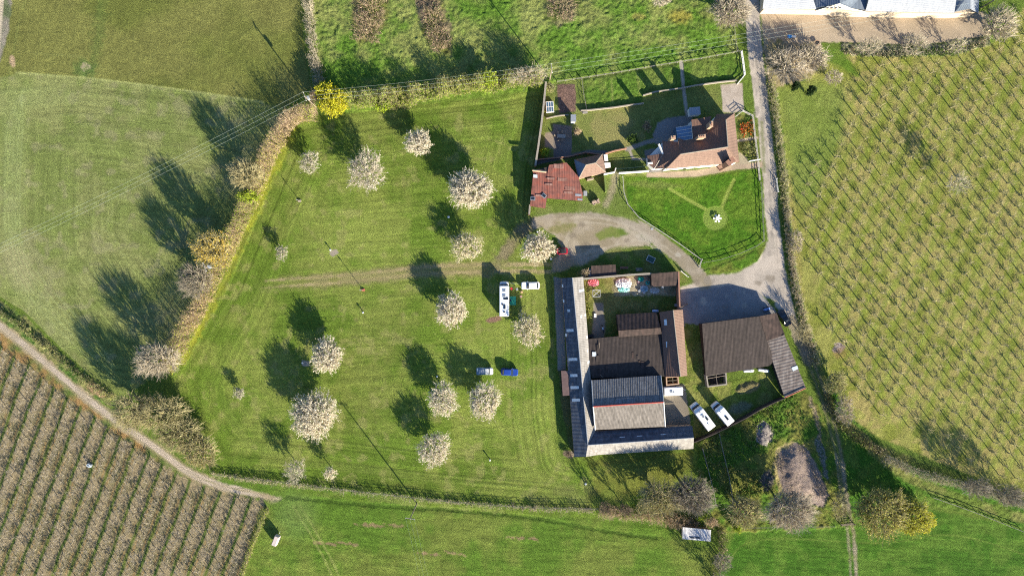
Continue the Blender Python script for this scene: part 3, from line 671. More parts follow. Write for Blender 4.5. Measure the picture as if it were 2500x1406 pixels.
def A(p): return at(*p)
def building(name, label, cat, foot, wall_m, roofs, group=None, wall=True, z0=-0.3):
    """foot: [(px,py,z_top)...] wall tops as seen; roofs: list of (material, [(px,py,z)...], thickness)"""
    pts = [A(p) for p in foot]
    c = sum(pts, Vector()) / len(pts); c.z = 0
    t = thing(name, label, cat, c)
    if wall:
        MB(c).prism(pts, z0, [p[2] - 0.18 for p in pts]).build("wall", wall_m, t)
    for r in roofs:
        m, ps = r[0], r[1]; th = r[2] if len(r) > 2 else 0.12
        MB(c).slab([A(p) for p in ps], th).build("roof", m, t)
    return t, c
def part_slab(t, c, name, m, pts, th=0.05, lift=0.06):
    P = [A(p) + Vector((0, 0, lift)) for p in pts]
    return MB(c).slab(P, th).build(name, m, t)
def lerp(a, b, t): return tuple(a[i] + (b[i] - a[i]) * t for i in range(3))
def quad_on(P, u0, u1, v0, v1):
    """sub-quad on a roof quad P = [A,B,C,D]: u along AB, v along AD"""
    def q(u, v): return lerp(lerp(P[0], P[1], u), lerp(P[3], P[2], u), v)
    return [q(u0, v0), q(u1, v0), q(u1, v1), q(u0, v1)]
def ridge_cap(t, c, a, b, m, r=0.11, name="ridge_tile"):
    return MB(c).bar(A(a) + Vector((0, 0, .03)), A(b) + Vector((0, 0, .03)), r, 6).build(name, m, t)

# ---- long west range of the farm courtyard, with its south wing
ZR, ZE = 4.3, 2.5
WR_N, WR_J, = (1397, 678, ZR), (1435, 1086, ZR)
EVW_N, EVW_S = (1371, 679, ZE), (1402, 1115, ZE)
EVE_N, EVE_S = (1424, 676, ZE), (1453, 1053, ZE)
SR_E = (1694, 1068, ZR)
SE_N = (1690, 1039, ZE); SE_S = (1693, 1095, ZE); SW_S = (1459, 1110, ZE)
R_END = (1430.6, 1114.6, 4.0)
t, c = building("stable_range", "long L-shaped stable range, shade-darkened west roof slope and pale east slope, beside the camp meadow", "building",
    [(1372, 681, ZE), (1424, 679, ZE), (1452, 1052, ZE), (1689, 1040, ZE), (1692, 1094, ZE), (1459, 1108, ZE), (1403, 1113, ZE)], M_BRICKL,
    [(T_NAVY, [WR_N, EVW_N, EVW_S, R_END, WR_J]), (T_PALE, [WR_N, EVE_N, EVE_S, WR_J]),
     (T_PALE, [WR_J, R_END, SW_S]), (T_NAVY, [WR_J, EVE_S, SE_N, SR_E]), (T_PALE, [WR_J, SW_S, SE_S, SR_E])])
MB(c).prism([A((1372.5, 681, ZE)), A((1397, 679, ZE)), A((1423.5, 678.5, ZE))], 1, 1.5).add([], []).slab([A((1373, 681, ZE)), A((1423, 679, ZE)), A((1397, 680, ZR - .2))], 0.1).build("gable", M_BRICKL, t)
ridge_cap(t, c, WR_N, WR_J, M_LEAD); ridge_cap(t, c, WR_J, SR_E, M_LEAD); ridge_cap(t, c, WR_J, SW_S, M_STONE, 0.07)
WQ = [WR_N, R_END, EVW_S, EVW_N]; EQ = [WR_N, WR_J, EVE_S, EVE_N]
for u, w in ((0.53, .016), (0.595, .016), (0.705, .018), (0.82, .016)) : pass
for u, v0, v1 in ((.293, .25, .9), (.455, .1, .9), (.545, .2, .85), (.612, .15, .9), (.682, .15, .85)):
    part_slab(t, c, "roof_light", M_SKYL, quad_on(WQ, u - .008, u + .008, v0, v1))
part_slab(t, c, "roof_light", M_SKYL, quad_on(WQ, .175, .190, .42, .68)); 
for u in (.035, .12, .31):
    part_slab(t, c, "vent_hood", M_WOODW, quad_on(WQ, u, u + .016, .90, 1.03), 0.25, 0.3)
for u, v0, v1, mm in ((.085, .5, .98, M_SKYL), (.245, .45, .98, M_WOODW), (.385, .5, .95, M_WOODW), (.47, .45, .9, M_WOODW), (.545, .4, .98, M_SKYL)):
    part_slab(t, c, "roof_light", mm, quad_on(EQ, u - .008, u + .008, v0, v1))
NQ = [WR_J, SR_E, SE_N, EVE_S]
for u in (.28, .45, .68): part_slab(t, c, "roof_light", M_SKYL, quad_on(NQ, u, u + .05, .42, .47), .05)
# lean-to against the west wall
t, c = building("lean_to_shed", "narrow rusty brown lean-to against the west side of the long stable range", "shed",
    [(1370, 906, 2.0), (1384, 906, 2.3), (1390, 964, 2.3), (1374, 965, 2.0)], M_DARKWOOD,
    [(mat("red_brown_felt", (0.22, 0.14, 0.12), (0.17, 0.11, 0.095), scale=1.5), [(1370, 905, 2.0), (1386, 905, 2.45), (1391, 965, 2.45), (1374, 966, 2.0)])])
# ---- big brown-roofed cattle barn in the middle
t, c = building("covered_yard", "large flat dark brown roofed barn filling the middle of the farm courtyard", "barn",
    [(1433, 829, 2.2), (1514, 821, 2.2), (1616, 816, 2.4), (1622, 916, 2.8), (1447, 920, 2.8)], M_DARKWOOD,
    [(T_BROWN, [(1431, 828, 2.3), (1516, 820, 2.4), (1617, 814, 2.5), (1624, 919, 2.9), (1445, 923, 2.9)])])
part_slab(t, c, "roof_light", M_SKYL, [(1445.5, 859, 2.6), (1455, 859, 2.6), (1456, 870, 2.6), (1446, 870, 2.6)], .05)
for a, b in (((1464, 836, 2.6), (1462, 852, 2.65)), ((1466, 915, 3.05), (1472, 921, 3.05))):
    MB(c).bar(A(a), A(b), .07, 5).build("loose_plank", M_TIMBER, t)
rr = random.Random(8)
for k in range(9):      # odd sheets replaced over the years
    x = rr.uniform(1450, 1600); y = rr.uniform(832, 905); w = rr.choice((4.5, 9)); h = rr.choice((9, 15))
    z = 2.42 + .5 * (y - 822) / 98
    part_slab(t, c, "patched_sheet", rr.choice((T_BROWN2, T_BROWN2, T_BROWN)), [(x, y, z), (x + w, y - .4, z), (x + w, y + h, z), (x, y + h, z)], .02, .05)
t, c = building("hay_barn", "taller reddish brown roofed barn block standing against the north edge of the flat brown barn", "barn",
    [(1507, 769, 2.3), (1602, 763, 2.3), (1614, 802, 3.2), (1511, 808, 3.2)], M_DARKWOOD,
    [(T_BROWN2, [(1505, 768, 2.4), (1603, 762, 2.4), (1612, 799, 3.7), (1510, 806, 3.7)]), (T_BROWN2, [(1510, 807, 3.6), (1612, 800, 3.6), (1616, 815, 3.0), (1511, 823, 3.0)])])
# ---- tiled range on the east side
ER_N, ER_S = (1643, 757, 5.0), (1661, 919, 5.0)
t, c = building("tiled_cart_shed", "narrow range with pink tiles on its east slope and shade-darkened tiles on its west", "building",
    [(1614, 764, 3.0), (1666, 758, 2.8), (1676, 915, 2.8), (1625, 918, 3.0)], M_BRICK,
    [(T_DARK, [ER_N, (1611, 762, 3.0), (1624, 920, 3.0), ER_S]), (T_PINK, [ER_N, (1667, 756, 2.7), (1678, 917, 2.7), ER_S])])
ridge_cap(t, c, ER_N, ER_S, M_STONE)
TQ = [ER_N, ER_S, (1624, 920, 3.0), (1611, 762, 3.0)]
for u in (.12, .46): part_slab(t, c, "roof_light", M_SKYL, quad_on(TQ, u, u + .09, .55, .75))
part_slab(t, c, "gable", M_BRICK, [(1666, 760, 2.8), (1643, 759, 4.8), (1614, 764, 3.0)], .3, -.2)
# roofless pens at its south end
def pen(name, label, pts, h, m, th=0.3, floor=None):
    P = [at(x, y, h) for x, y in pts]; c = sum(P, Vector()) / len(P); c.z = 0
    t = thing(name, label, "pen", c); n = len(P)
    for i in range(n):
        a, b = P[i], P[(i + 1) % n]; d = (b - a); L = d.length; mid = (a + b) / 2 - c
        MB().box((mid.x, mid.y, h / 2 + (i % 2) * .003), (L + (th if i % 2 else -th), th, h), math.atan2(d.y, d.x)).build("wall", m, t)
    if floor:
        MB(c).prism([Vector((p.x, p.y, 0)) for p in P], -0.2, 0.03).build("floor", floor, t)
    return t, c
PEN_FLOOR = mat("dark_pen_floor", (0.03, 0.028, 0.03), (0.05, 0.045, 0.04), scale=1.5, rough=1)  # near-black colour for the pen floors
t, c = pen("roofless_pen", "open-topped brick pen at the south end of the tiled range above the caravan", [(1627, 921), (1655, 919), (1657, 937), (1628, 940)], 2.3, M_BRICKL, floor=PEN_FLOOR)
MB(c).bar(at(1642, 920, 2.2), at(1643, 938, 2.2), .06, 4).bar(at(1628, 929, 2.2), at(1656, 928, 2.2), .06, 4).build("crossbar", M_TIMBER, t)
t, c = pen("roofless_pen", "open-topped pen with pale walls at the south-west corner of the big brown barn", [(1725, 917), (1772, 909), (1774, 938), (1729, 944)], 2.0, M_STONE, floor=PEN_FLOOR)
MB(c).bar(at(1726, 924, 1.95), at(1773, 916, 1.95), .06, 4).bar(at(1748, 914, 1.95), at(1751, 940, 1.95), .06, 4).build("crossbar", M_TIMBER, t)
# ---- grey cement-sheet barn with the red ridge
GR_W, GR_E = (1448, 992, 6.0), (1620, 981, 6.0)
t, c = building("gabled_barn", "gabled barn with grey corrugated roof and a thin red ridge, south of the brown roofs", "barn",
    [(1447, 930, 4.0), (1614, 918, 4.0), (1623, 1038, 3.6), (1454, 1046, 3.6)], M_DARKWOOD,
    [(T_ASBD, [GR_W, (1444, 928, 4.2), (1613, 916, 4.2), GR_E]), (T_ASB, [GR_W, (1453, 1049, 3.4), (1624, 1041, 3.4), GR_E])])
MB(c).bar(A(GR_W) + Vector((0, 0, .08)), A(GR_E) + Vector((0, 0, .08)), .16, 6).build("ridge_capping", M_RED, t)
for a, b in ((GR_W, (1453, 1049, 3.4)), (GR_E, (1624, 1041, 3.4)), (GR_W, (1444, 928, 4.2)), (GR_E, (1613, 916, 4.2))):
    MB(c).bar(A(a) + Vector((0, 0, .06)), A(b) + Vector((0, 0, .06)), .13, 4).build("bargeboard", M_WOODW if b[1] > 1000 else M_LEAD, t)
part_slab(t, c, "roof_panel", mat("dull_grey_sheet", (0.17, 0.18, 0.2), (0.11, 0.12, 0.13), scale=3, bands=(0.05, 0.5, 0.5)), quad_on([GR_W, GR_E, (1613, 916, 4.2), (1444, 928, 4.2)], .33, .60, .03, .24))
# ---- small courtyard sheds
t, c = building("timber_shed", "dark brown roofed shed outside the north wall of the courtyard, in the shade", "shed",
    [(1444, 651, 2.2), (1503, 647, 2.2), (1504, 671, 2.0), (1445, 675, 2.0)], M_DARKWOOD, [(T_BROWN2, [(1443, 649, 2.3), (1503, 646, 2.3), (1505, 672, 2.1), (1445, 676, 2.1)])])
t, c = building("lean_to_shed", "brown roofed lean-to inside the north-east corner of the courtyard wall", "shed",
    [(1591, 670, 2.5), (1654, 665, 2.5), (1655, 696, 2.2), (1592, 698, 2.2)], M_DARKWOOD, [(T_BROWN2, [(1590, 668, 2.7), (1655, 663, 2.7), (1656, 697, 2.3), (1591, 700, 2.3)])])
t, c = building("coal_bunker", "small pale flat-topped bunker between the shed and the bare bush by the courtyard wall", "bunker",
    [(1437, 658, 1.2), (1443, 657, 1.2), (1444, 674, 1.2), (1438, 675, 1.2)], M_STONE, [(M_LEAD, [(1437, 657, 1.3), (1443, 656, 1.3), (1444, 675, 1.3), (1438, 676, 1.3)], .08)])
# ---- big brown barn to the east with its lower wing
BN = [(1714, 790, 3.7), (1853, 772, 3.7), (1872, 832, 3.0), (1878, 893, 2.4), (1723, 918, 2.2)]
t, c = building("open_barn", "very large brown roofed barn east of the courtyard, south of the shaded yard", "barn",
    [(1716, 792, 3.6), (1852, 774, 3.6), (1870, 833, 2.9), (1876, 891, 2.3), (1725, 916, 2.1)], M_DARKWOOD,
    [(T_BROWN, BN), (T_BROWN2, [(1853.5, 772, 3.66), (1896, 764, 2.5), (1916, 817, 2.4), (1872.5, 832, 2.96)]),
     (T_BROWN, [(1872.5, 833, 2.9), (1880, 850, 2.6), (1889, 882, 2.3), (1878.5, 893, 2.3)])])
MB(c).prism([A((1853, 776, 2.4)), A((1893, 767, 2.4)), A((1913, 815, 2.3)), A((1873, 829, 2.3))], -.3, 2.2).build("wall", M_DARKWOOD, t)
t, c = building("corrugated_barn", "slanting grey weathered corrugated shed attached to the east corner of the big brown barn", "barn",
    [(1873, 834, 2.3), (1913, 819, 2.4), (1965, 945, 2.4), (1917, 968, 2.3)], M_DARKWOOD,
    [(T_ASB2 := mat("stained_cement_sheet", (0.20, 0.18, 0.16), (0.12, 0.10, 0.09), scale=1.1, rough=0.9, bands=(1.30, 0.75, 0.6), bands_col=(0.13, 0.10, 0.09), bump=0.04, bump_scale=5, detail=9),
      [(1870, 833, 2.4), (1915, 817, 2.6), (1968, 948, 2.6), (1916, 971, 2.4)])])
part_slab(t, c, "roof_light", M_SKYL, [(1932, 897, 2.6), (1946, 892, 2.65), (1949, 900, 2.65), (1936, 906, 2.6)])
MB(c).bar(A((1917, 970, 2.6)), A((1968, 947, 2.8)), .1, 4).build("bargeboard", M_RED, t)
# ---- farmhouse
RA, RB = (1661, 377, 6.9), (1777, 359, 6.9)
N1 = (1772, 293, 6.9); NE = (1793, 277, 4.6); NWc = (1750, 279, 4.6); SEc = (1805, 397, 4.6); SWc = (1626, 413, 4.6); VAL = (1722, 332, 4.6)
t, c = building("farmhouse", "white farmhouse with pink-brown tiled hip roofs and tall chimneys beside the lane", "house",
    [(1628, 410, 4.5), (1662, 352, 4.5), (1720, 334, 4.5), (1752, 281, 4.5), (1791, 279, 4.5), (1802, 395, 4.5)], M_WHITE,
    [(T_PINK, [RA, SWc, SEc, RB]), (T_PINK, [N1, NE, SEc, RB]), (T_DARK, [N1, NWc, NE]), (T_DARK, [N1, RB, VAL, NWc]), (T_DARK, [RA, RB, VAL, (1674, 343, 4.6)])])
for a, b in ((RA, RB), (N1, RB), (N1, NE), (RA, SWc), (RB, SEc)):
    ridge_cap(t, c, a, b, M_STONE if b in (RB,) else T_PINK, .12)
WE = [(1625, 411, 4.4), (1596, 415, 3.4), (1581, 400, 3.4), (1580, 381, 3.4), (1618, 376, 4.4), (1617, 343, 4.4), (1636, 351, 5.2), (1655, 347, 5.6)]
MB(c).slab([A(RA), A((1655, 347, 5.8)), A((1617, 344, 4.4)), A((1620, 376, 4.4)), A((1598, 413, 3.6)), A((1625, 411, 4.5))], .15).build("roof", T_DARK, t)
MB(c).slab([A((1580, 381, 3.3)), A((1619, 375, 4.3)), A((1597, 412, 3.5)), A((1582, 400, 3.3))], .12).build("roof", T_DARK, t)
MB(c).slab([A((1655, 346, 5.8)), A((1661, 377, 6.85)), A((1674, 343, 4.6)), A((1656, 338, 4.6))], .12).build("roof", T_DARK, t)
MB(c).prism([A((1583, 383, 3)), A((1620, 346, 3)), A((1656, 342, 3)), A((1630, 408, 3)), A((1597, 411, 3)), A((1584, 399, 3))], -.3, 3.2).build("wall", M_WHITE, t)
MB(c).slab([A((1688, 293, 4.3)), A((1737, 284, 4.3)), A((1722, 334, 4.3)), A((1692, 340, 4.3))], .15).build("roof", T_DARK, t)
MB(c).prism([A((1689, 295, 4)), A((1735, 286, 4)), A((1721, 334, 4)), A((1692, 338, 4))], -.3, 4.12).build("wall", M_WHITE, t)
g = [(1650, 312, 2.8), (1690, 306, 3.2), (1693, 339, 3.2), (1655, 345, 2.8)]
cs = MB(c).slab([A(p) for p in g], .06).build("conservatory_roof", mat("blue_tinted_glazing", (0.16, 0.27, 0.40), (0.13, 0.23, 0.36), scale=1, rough=0.15, spec=0.7), t)
MB(c).prism([A(p) for p in g], -.3, 2.7).build("conservatory_wall", M_GLASS, t)
for k in (0, .25, .5, .75, 1):
    MB(c).bar(A(lerp(g[0], g[3], k)) + Vector((0, 0, .08)), A(lerp(g[1], g[2], k)) + Vector((0, 0, .08)), .05, 4).build("glazing_bar", M_WOODW, t)
def chimney(p, z, sx, sy, pots, rz, m=M_BRICKL, z0=3.5):
    b = at(p[0], p[1], z)
    ch = MB(c).box((b.x, b.y, (z0 + z) / 2), (sx, sy, z - z0), rz).box((b.x, b.y, z - .1), (sx + .16, sy + .16, .22), rz).build("chimney", m, t)
    for k in range(pots):
        o = (k - (pots - 1) / 2) * .42
        q = b + (Vector((math.cos(rz), math.sin(rz), 0)) * o if sx >= sy else Vector((-math.sin(rz), math.cos(rz), 0)) * o)
        MB(c).bar((q.x, q.y, z), (q.x, q.y, z + .4), .15, 8, r2=.12).build("chimney_pot", M_BRICK, ch)
chimney((1714, 333), 8.2, 1.6, .65, 3, .1); chimney((1737, 303), 7.9, .65, 1.2, 2, .0); chimney((1644, 336), 7.4, .9, .7, 1, .1)
chimney((1784, 394), 7.4, 1.2, 1.9, 1, -.9, M_BRICK, z0=-.2)
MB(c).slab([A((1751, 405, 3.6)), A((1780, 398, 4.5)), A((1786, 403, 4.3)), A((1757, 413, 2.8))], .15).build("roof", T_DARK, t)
# windows and doors on the south wall
for u, z0, z1, w in ((.1, 1.0, 2.1, 1.1), (.1, 3.0, 4.0, 1.0), (.3, 0, 2.1, 1.0), (.45, 1.0, 2.1, 1.3), (.45, 3.0, 4.0, 1.1), (.7, 1.0, 2.1, 1.3), (.7, 3.0, 4.0, 1.1), (.92, 1, 2.1, 1.0)):
    a = A((1628, 410, 4.5)); b = A((1802, 395, 4.5)); d = (b - a).normalized(); p = a.lerp(b, u); nrm = Vector((d.y, -d.x, 0))
    f = MB(c).box((p.x + nrm.x * .02, p.y + nrm.y * .02, (z0 + z1) / 2), (w, .10, z1 - z0), math.atan2(d.y, d.x)).build("window" if z0 else "door", M_WOODW, t)
    MB(c).box((p.x + nrm.x * .05, p.y + nrm.y * .05, (z0 + z1) / 2), (w - .16, .10, z1 - z0 - .16), math.atan2(d.y, d.x)).build("pane", M_DGLASS, f)
MB(c).bar(A((1608, 352, 4.5)), A((1619, 376, 4.3)), .25, 4).build("gutter", M_WOODW, t)
MB(c).slab([A((1581, 397, 3.8)), A((1593, 396, 3.8)), A((1594, 400, 3.8)), A((1582, 401, 3.8))], .3).build("parapet", M_WHITE, t)
# ---- pyramid-roofed outbuilding and rusty shed
PA, PB = (1430.7, 402.8, 5.0), (1453.6, 398, 5.0)
t, c = building("hip_roofed_outbuilding", "small outbuilding with a pyramid-like pink tiled hip roof joined to the rusty shed", "outbuilding",
    [(1404, 392, 2.8), (1469, 379, 2.8), (1476, 420, 2.8), (1414, 434, 2.8)], M_BRICKL,
    [(T_PINK, [PA, (1412.5, 437, 2.8), (1479, 421, 2.8), PB]), (T_PINK, [PB, (1479, 421, 2.8), (1470.5, 376.5, 2.8)]),
     (T_DARK, [PA, PB, (1470.5, 376.5, 2.8), (1402, 390, 2.8)]), (T_SLATE2, [PA, (1402, 390, 2.8), (1412.5, 437, 2.8)])])  # tiled west hip face painted dark blue-grey as shade
for a, b in ((PA, PB), (PA, (1412.5, 437, 2.8)), (PB, (1479, 421, 2.8)), (PB, (1470.5, 376.5, 2.8))): ridge_cap(t, c, a, b, M_STONE, .09)
MB(c).box(tuple(at(1441, 438, 1)[:2]) + (.9,), (1.6, .35, 1.8), .2).build("doorway", M_TIMBER, t)
for y0, l in ((385, "flat white roofed annexe on the east side of the hip-roofed outbuilding, the northern one"), (402, "flat white roofed annexe on the east side of the hip-roofed outbuilding, the southern one")):
    building("annexe", l, "annexe", [(1475, y0 - 6, 2), (1483, y0 - 7, 2), (1485, y0 + 7, 2), (1476, y0 + 8, 2)] if y0 < 390 else [(1476, y0 - 3, 2), (1489, y0 - 4, 2), (1490, y0 + 6, 2), (1478, y0 + 8, 2)], M_BRICKL,
        [(M_WOODW, [(1474, y0 - 7, 2.2), (1483, y0 - 8, 2.2), (1485, y0 + 8, 2.2), (1476, y0 + 9, 2.2)] if y0 < 390 else [(1475, y0 - 4, 2.2), (1490, y0 - 5, 2.2), (1491, y0 + 7, 2.2), (1478, y0 + 9, 2.2)])])
t, c = building("rusty_shed", "large irregular shed roofed with rusty red corrugated iron beside the hip-roofed outbuilding", "shed",
    [(1343, 406, 3.4), (1382, 400, 3.4), (1410, 434, 3.2), (1420, 488, 2.6), (1334, 481, 2.6), (1330, 506, 2.4), (1297, 501, 2.4), (1302, 416, 3)], M_DARKWOOD,
    [(T_RUST, [(1341, 403, 3.5), (1383, 397, 3.5), (1413, 433, 3.3), (1422.5, 472, 2.9), (1422, 491, 2.7), (1336, 484, 2.7), (1336, 425, 3.2), (1339, 407, 3.4)]),
     (T_RUST, [(1302, 419, 3.15), (1335.5, 421, 3.15), (1335.5, 484, 2.7), (1331, 509, 2.5), (1294, 503, 2.5), (1300, 440, 2.9)])])
rr = random.Random(3)
for (x, y, w, h, m) in ((1364, 406, 24, 11, T_RUST2), (1345, 436, 20, 5, T_RUST2), (1373, 438, 24, 8, T_RUST2), (1340, 450, 18, 5, T_RUST2), (1392, 460, 24, 10, T_RUST2), (1388, 470, 22, 6, T_RUST2),
                        (1316, 477, 16, 5, T_RUST2), (1412, 476, 15, 5, M_STEEL), (1416, 487, 12, 4, M_STEEL), (1307, 430, 10, 8, M_SKYL)):
    z = 3.5 - (y - 403) / 87 * .8
    part_slab(t, c, "patched_sheet", m, [(x - w / 2, y - h / 2, z), (x + w / 2, y - h / 2 + 1, z), (x + w / 2, y + h / 2 + 1, z), (x - w / 2, y + h / 2, z)], .03, .07)
for (cx, cy, rz) in ((1328, 478, .7), (1301, 485, .05)):
    p = at(cx, cy, 2.95)
    f = MB(c).box(tuple(p), (1.1, .9, .1), -rz).build("roof_hatch", M_LEAD, t)
    MB(c).box((p.x, p.y, p.z + .06), (.8, .6, .06), -rz).build("pane", M_DGLASS, f)
MB(c).bar(A((1300, 416, 3.5)), A((1334, 420, 3.5)), .25, 4).build("parapet", M_BRICKL, t)
# ---- small buildings in the garden and fields
t, c = building("garden_shed", "small grey flat roofed shed between the soil bed and the garden lawn", "shed",
    [(1395, 281, 2.2), (1405, 281, 2.2), (1405, 297, 2.2), (1395, 297, 2.2)], M_WOODW, [(M_LEAD, [(1393.5, 280, 2.3), (1406.5, 280, 2.3), (1406.5, 298, 2.3), (1393.5, 298, 2.3)])])
t, c = building("garden_shed", "blue-grey roofed summerhouse in the farmhouse's shadow north of its conservatory", "shed",
    [(1684, 264, 2.4), (1708, 262, 2.4), (1710, 279, 2.4), (1686, 281, 2.4)], M_WOODW, [(T_SLATE, [(1682, 263, 2.6), (1709, 261, 2.6), (1711, 280, 2.6), (1684, 282, 2.6)])])
t, c = building("field_shelter", "pale cement roofed field shelter tucked beside the bare hedge at the south field corner", "shelter",
    [(1669, 1289, 2.5), (1734, 1295, 2.5), (1733, 1319, 2.2), (1668, 1313, 2.2)], M_TIMBER,
    [(mat("bleached_cement_sheet", (0.50, 0.50, 0.51), (0.34, 0.34, 0.36), scale=1.5, rough=0.85, bands=(0.1, 0.5, 0.3)), [(1667, 1286, 2.7), (1736, 1293, 2.7), (1735, 1321, 2.3), (1666, 1315, 2.3)])])
for x in (1690, 1703): part_slab(t, c, "roof_light", M_DGLASS, [(x - 6, 1310, 2.5), (x + 6, 1311, 2.5), (x + 6, 1314, 2.5), (x - 6, 1313, 2.5)])
# ---- the slate-roofed range at the top
ZT, ZG = 3.2, 7.5
ym = -25
t, c = building("slate_roofed_range", "long converted range with blue-grey slate roofs and white gable across the top right", "building",
    [(1868, ym, ZT), (2385, ym, ZT), (2385, 29, ZT), (2330, 33, ZT), (2115, 30, ZT), (1995, 24, ZT), (1866, 22, ZT)], mat("cream_boarding", (0.62, 0.50, 0.36), (0.52, 0.42, 0.30), scale=2),
    [(T_SLATE, [(1862, 22, 3.4), (1993, 23, 3.4), (1978, ym, 6.2), (1868, ym, 6.2)]),
     (T_SLATE, [(2113, 28, 3.4), (2330, 32, 3.4), (2354, 3, 6.4), (2354, ym, 6.4), (2125, ym, 6.4), (2121, 0, 5.2)])])
part_slab(t, c, "roof", T_SLATE2, [(1990, 20, 3.3), (2051, 9, 5.8), (2051, ym, 5.8), (1985, ym, 3.4)], .12, 0)
part_slab(t, c, "roof", T_SLATE2, [(2051, 9, 5.8), (2077, 20, 3.9), (2113, 25, 3.3), (2120, ym, 3.4), (2051, ym, 5.8)], .12, 0.003)
MB(c).add([at(1992, 27, 3.2), at(2051, 9, 5.7), at(2078, 21, 3.8), at(2114, 29, 3.2), at(2114, 31.5, .0), at(1992, 32, .0)], [(0, 5, 4, 3, 2, 1)]).build("gable_wall", M_WHITE, t)
for x in (2020, 2030, 2040, 2050):
    for z, yy in ((4.2, 18.0), (2.2, 26.5)):
        p = at(x, yy, z); f = MB(c).box((p.x, p.y - .12, p.z), (.75, .12, .9), 0).build("window", M_WOODW, t); MB(c).box((p.x, p.y - .17, p.z), (.6, .1, .75), 0).build("pane", M_DGLASS, f)
part_slab(t, c, "roof", T_SLATE2, [(2329, 30, 3.4), (2369, 22, 5.4), (2369, ym, 5.4), (2354, ym, 6.0), (2353, 3, 6.0)], .12, .02)
part_slab(t, c, "roof", T_SLATE, [(2369, 22, 5.4), (2389, 33, 3.3), (2391, ym, 3.3), (2369, ym, 5.4)], .12, .024)
for k in range(8):
    p = at(2120 + k * 28, 31, 1.2)
    MB(c).box((p.x, p.y - .05, 1.1), (1.0, .2, 2.0)).build("glazed_door" if k % 2 else "window", M_DGLASS, t)

# ================================================================== WALLS, FENCES, GATES
def wall(name, label, cat, pts, h, th, m, coping=None, z=0.0, top=None):
    """pts: photo px of the wall's top; real thickness, butted segments"""
    P = [at(x, y, h) for x, y in pts]; c = P[0].copy(); c.z = 0
    t = thing(name, label, cat, c)
    def strip(w, z0, z1):
        L_, R_ = [], []
        for i, p in enumerate(P):
            d = (P[min(i + 1, len(P) - 1)] - P[max(i - 1, 0)]); d.z = 0; d.normalize(); n = Vector((-d.y, d.x, 0)) * w / 2
            L_.append(p + n); R_.append(p - n)
        b = MB(c); vs = []; fs = []
        for l, r in zip(L_, R_): vs += [(l.x, l.y, z0), (r.x, r.y, z0), (r.x, r.y, z1), (l.x, l.y, z1)]
        for i in range(len(P) - 1):
            for a_ in range(4): fs.append((i * 4 + a_, i * 4 + (a_ + 1) % 4, i * 4 + 4 + (a_ + 1) % 4, i * 4 + 4 + a_))
        fs += [(0, 3, 2, 1), tuple(len(vs) - 4 + q for q in (0, 1, 2, 3))]
        return b.add(vs, [f[::-1] for f in fs])
    strip(th, -.3, h).build("wall_face", m, t)
    if coping: strip(th + .08, h + .002, h + .1).build("coping", coping, t)
    return t
def fence(name, label, pts, h, m, spacing=2.2, rails=(0.45, 0.95), post=0.1, rail=0.045, cat="fence", group=None, pr=None, slats=False):
    P = [at(x, y, h) for x, y in pts]; c = P[0].copy(); c.z = 0
    t = thing(name, label, cat, c, group=group)
    d = [0]
    for a, b in zip(P[:-1], P[1:]): d.append(d[-1] + (b - a).length)
    n = max(1, min(90, int(round(d[-1] / spacing))))
    def pos(s):
        for i in range(len(P) - 1):
            if s <= d[i + 1] + 1e-6:
                return P[i].lerp(P[i + 1], (s - d[i]) / max(1e-6, d[i + 1] - d[i]))
        return P[-1]
    Q = [pos(d[-1] * k / n) for k in range(n + 1)]
    pm = None
    for q in Q:
        if pm is None:
            o = MB().box((0, 0, h / 2 - .1), (post, post, h + .2)).build("post", m, t); pm = o.data
        else: o = link("post", pm, t)
        o.location = (q.x - c.x, q.y - c.y, 0)
    for r in rails:
        b = MB(c)
        for a, q in zip(P[:-1], P[1:]):
            dd = q - a; mid = (a + q) / 2
            b.box((mid.x, mid.y, h * r), (dd.length, rail * (2.2 if slats else 1), rail * 2), math.atan2(dd.y, dd.x))
        b.build("rail", m, t)
    return t
M_FW = mat("whitewashed_timber", (0.46, 0.44, 0.39), (0.34, 0.32, 0.28), scale=3, rough=0.8)
M_FG = mat("grey_split_timber", (0.28, 0.26, 0.235), (0.20, 0.19, 0.17), scale=3, rough=0.85)
wall("garden_wall", "tall old brick wall with pale coping between the camp meadow and the kitchen garden", "wall",
     [(1333, 200), (1330, 230), (1326, 270), (1321, 310), (1314, 360), (1307, 405)], 2.2, .4, M_BRICK, M_STONE)
wall("garden_wall", "short brick wall stub running south from the rusty shed to the gravel drive", "wall", [(1294, 500), (1292, 524)], 1.6, .35, M_BRICK, M_STONE)
wall("low_wall", "thin curving low stone kerb wall between the vegetable plot and the shaded terrace lawn", "wall", [(1334, 289), (1360, 283), (1388, 280)], .6, .2, M_STONE)
wall("low_wall", "low pale stone wall along the north side of the garden lawn", "wall", [(1418, 270), (1445, 268), (1500, 262), (1540, 256), (1572, 252)], .8, .25, M_STONE)
wall("low_wall", "low stone wall crossing the upper garden under the chimney shadows to the lane", "wall", [(1570, 233), (1600, 224), (1665, 215), (1700, 208), (1760, 200), (1800, 196)], .8, .25, M_STONE)
wall("courtyard_wall", "pale-topped brick wall along the north side of the farm courtyard", "wall", [(1424, 681), (1480, 676), (1540, 671), (1590, 668)], 2.4, .4, M_BRICK, M_STONE)
wall("courtyard_wall", "dark brick wall closing the east side of the farm courtyard above the shaded yard", "wall", [(1657, 663), (1658, 700), (1660, 757)], 2.6, .35, M_BRICK)
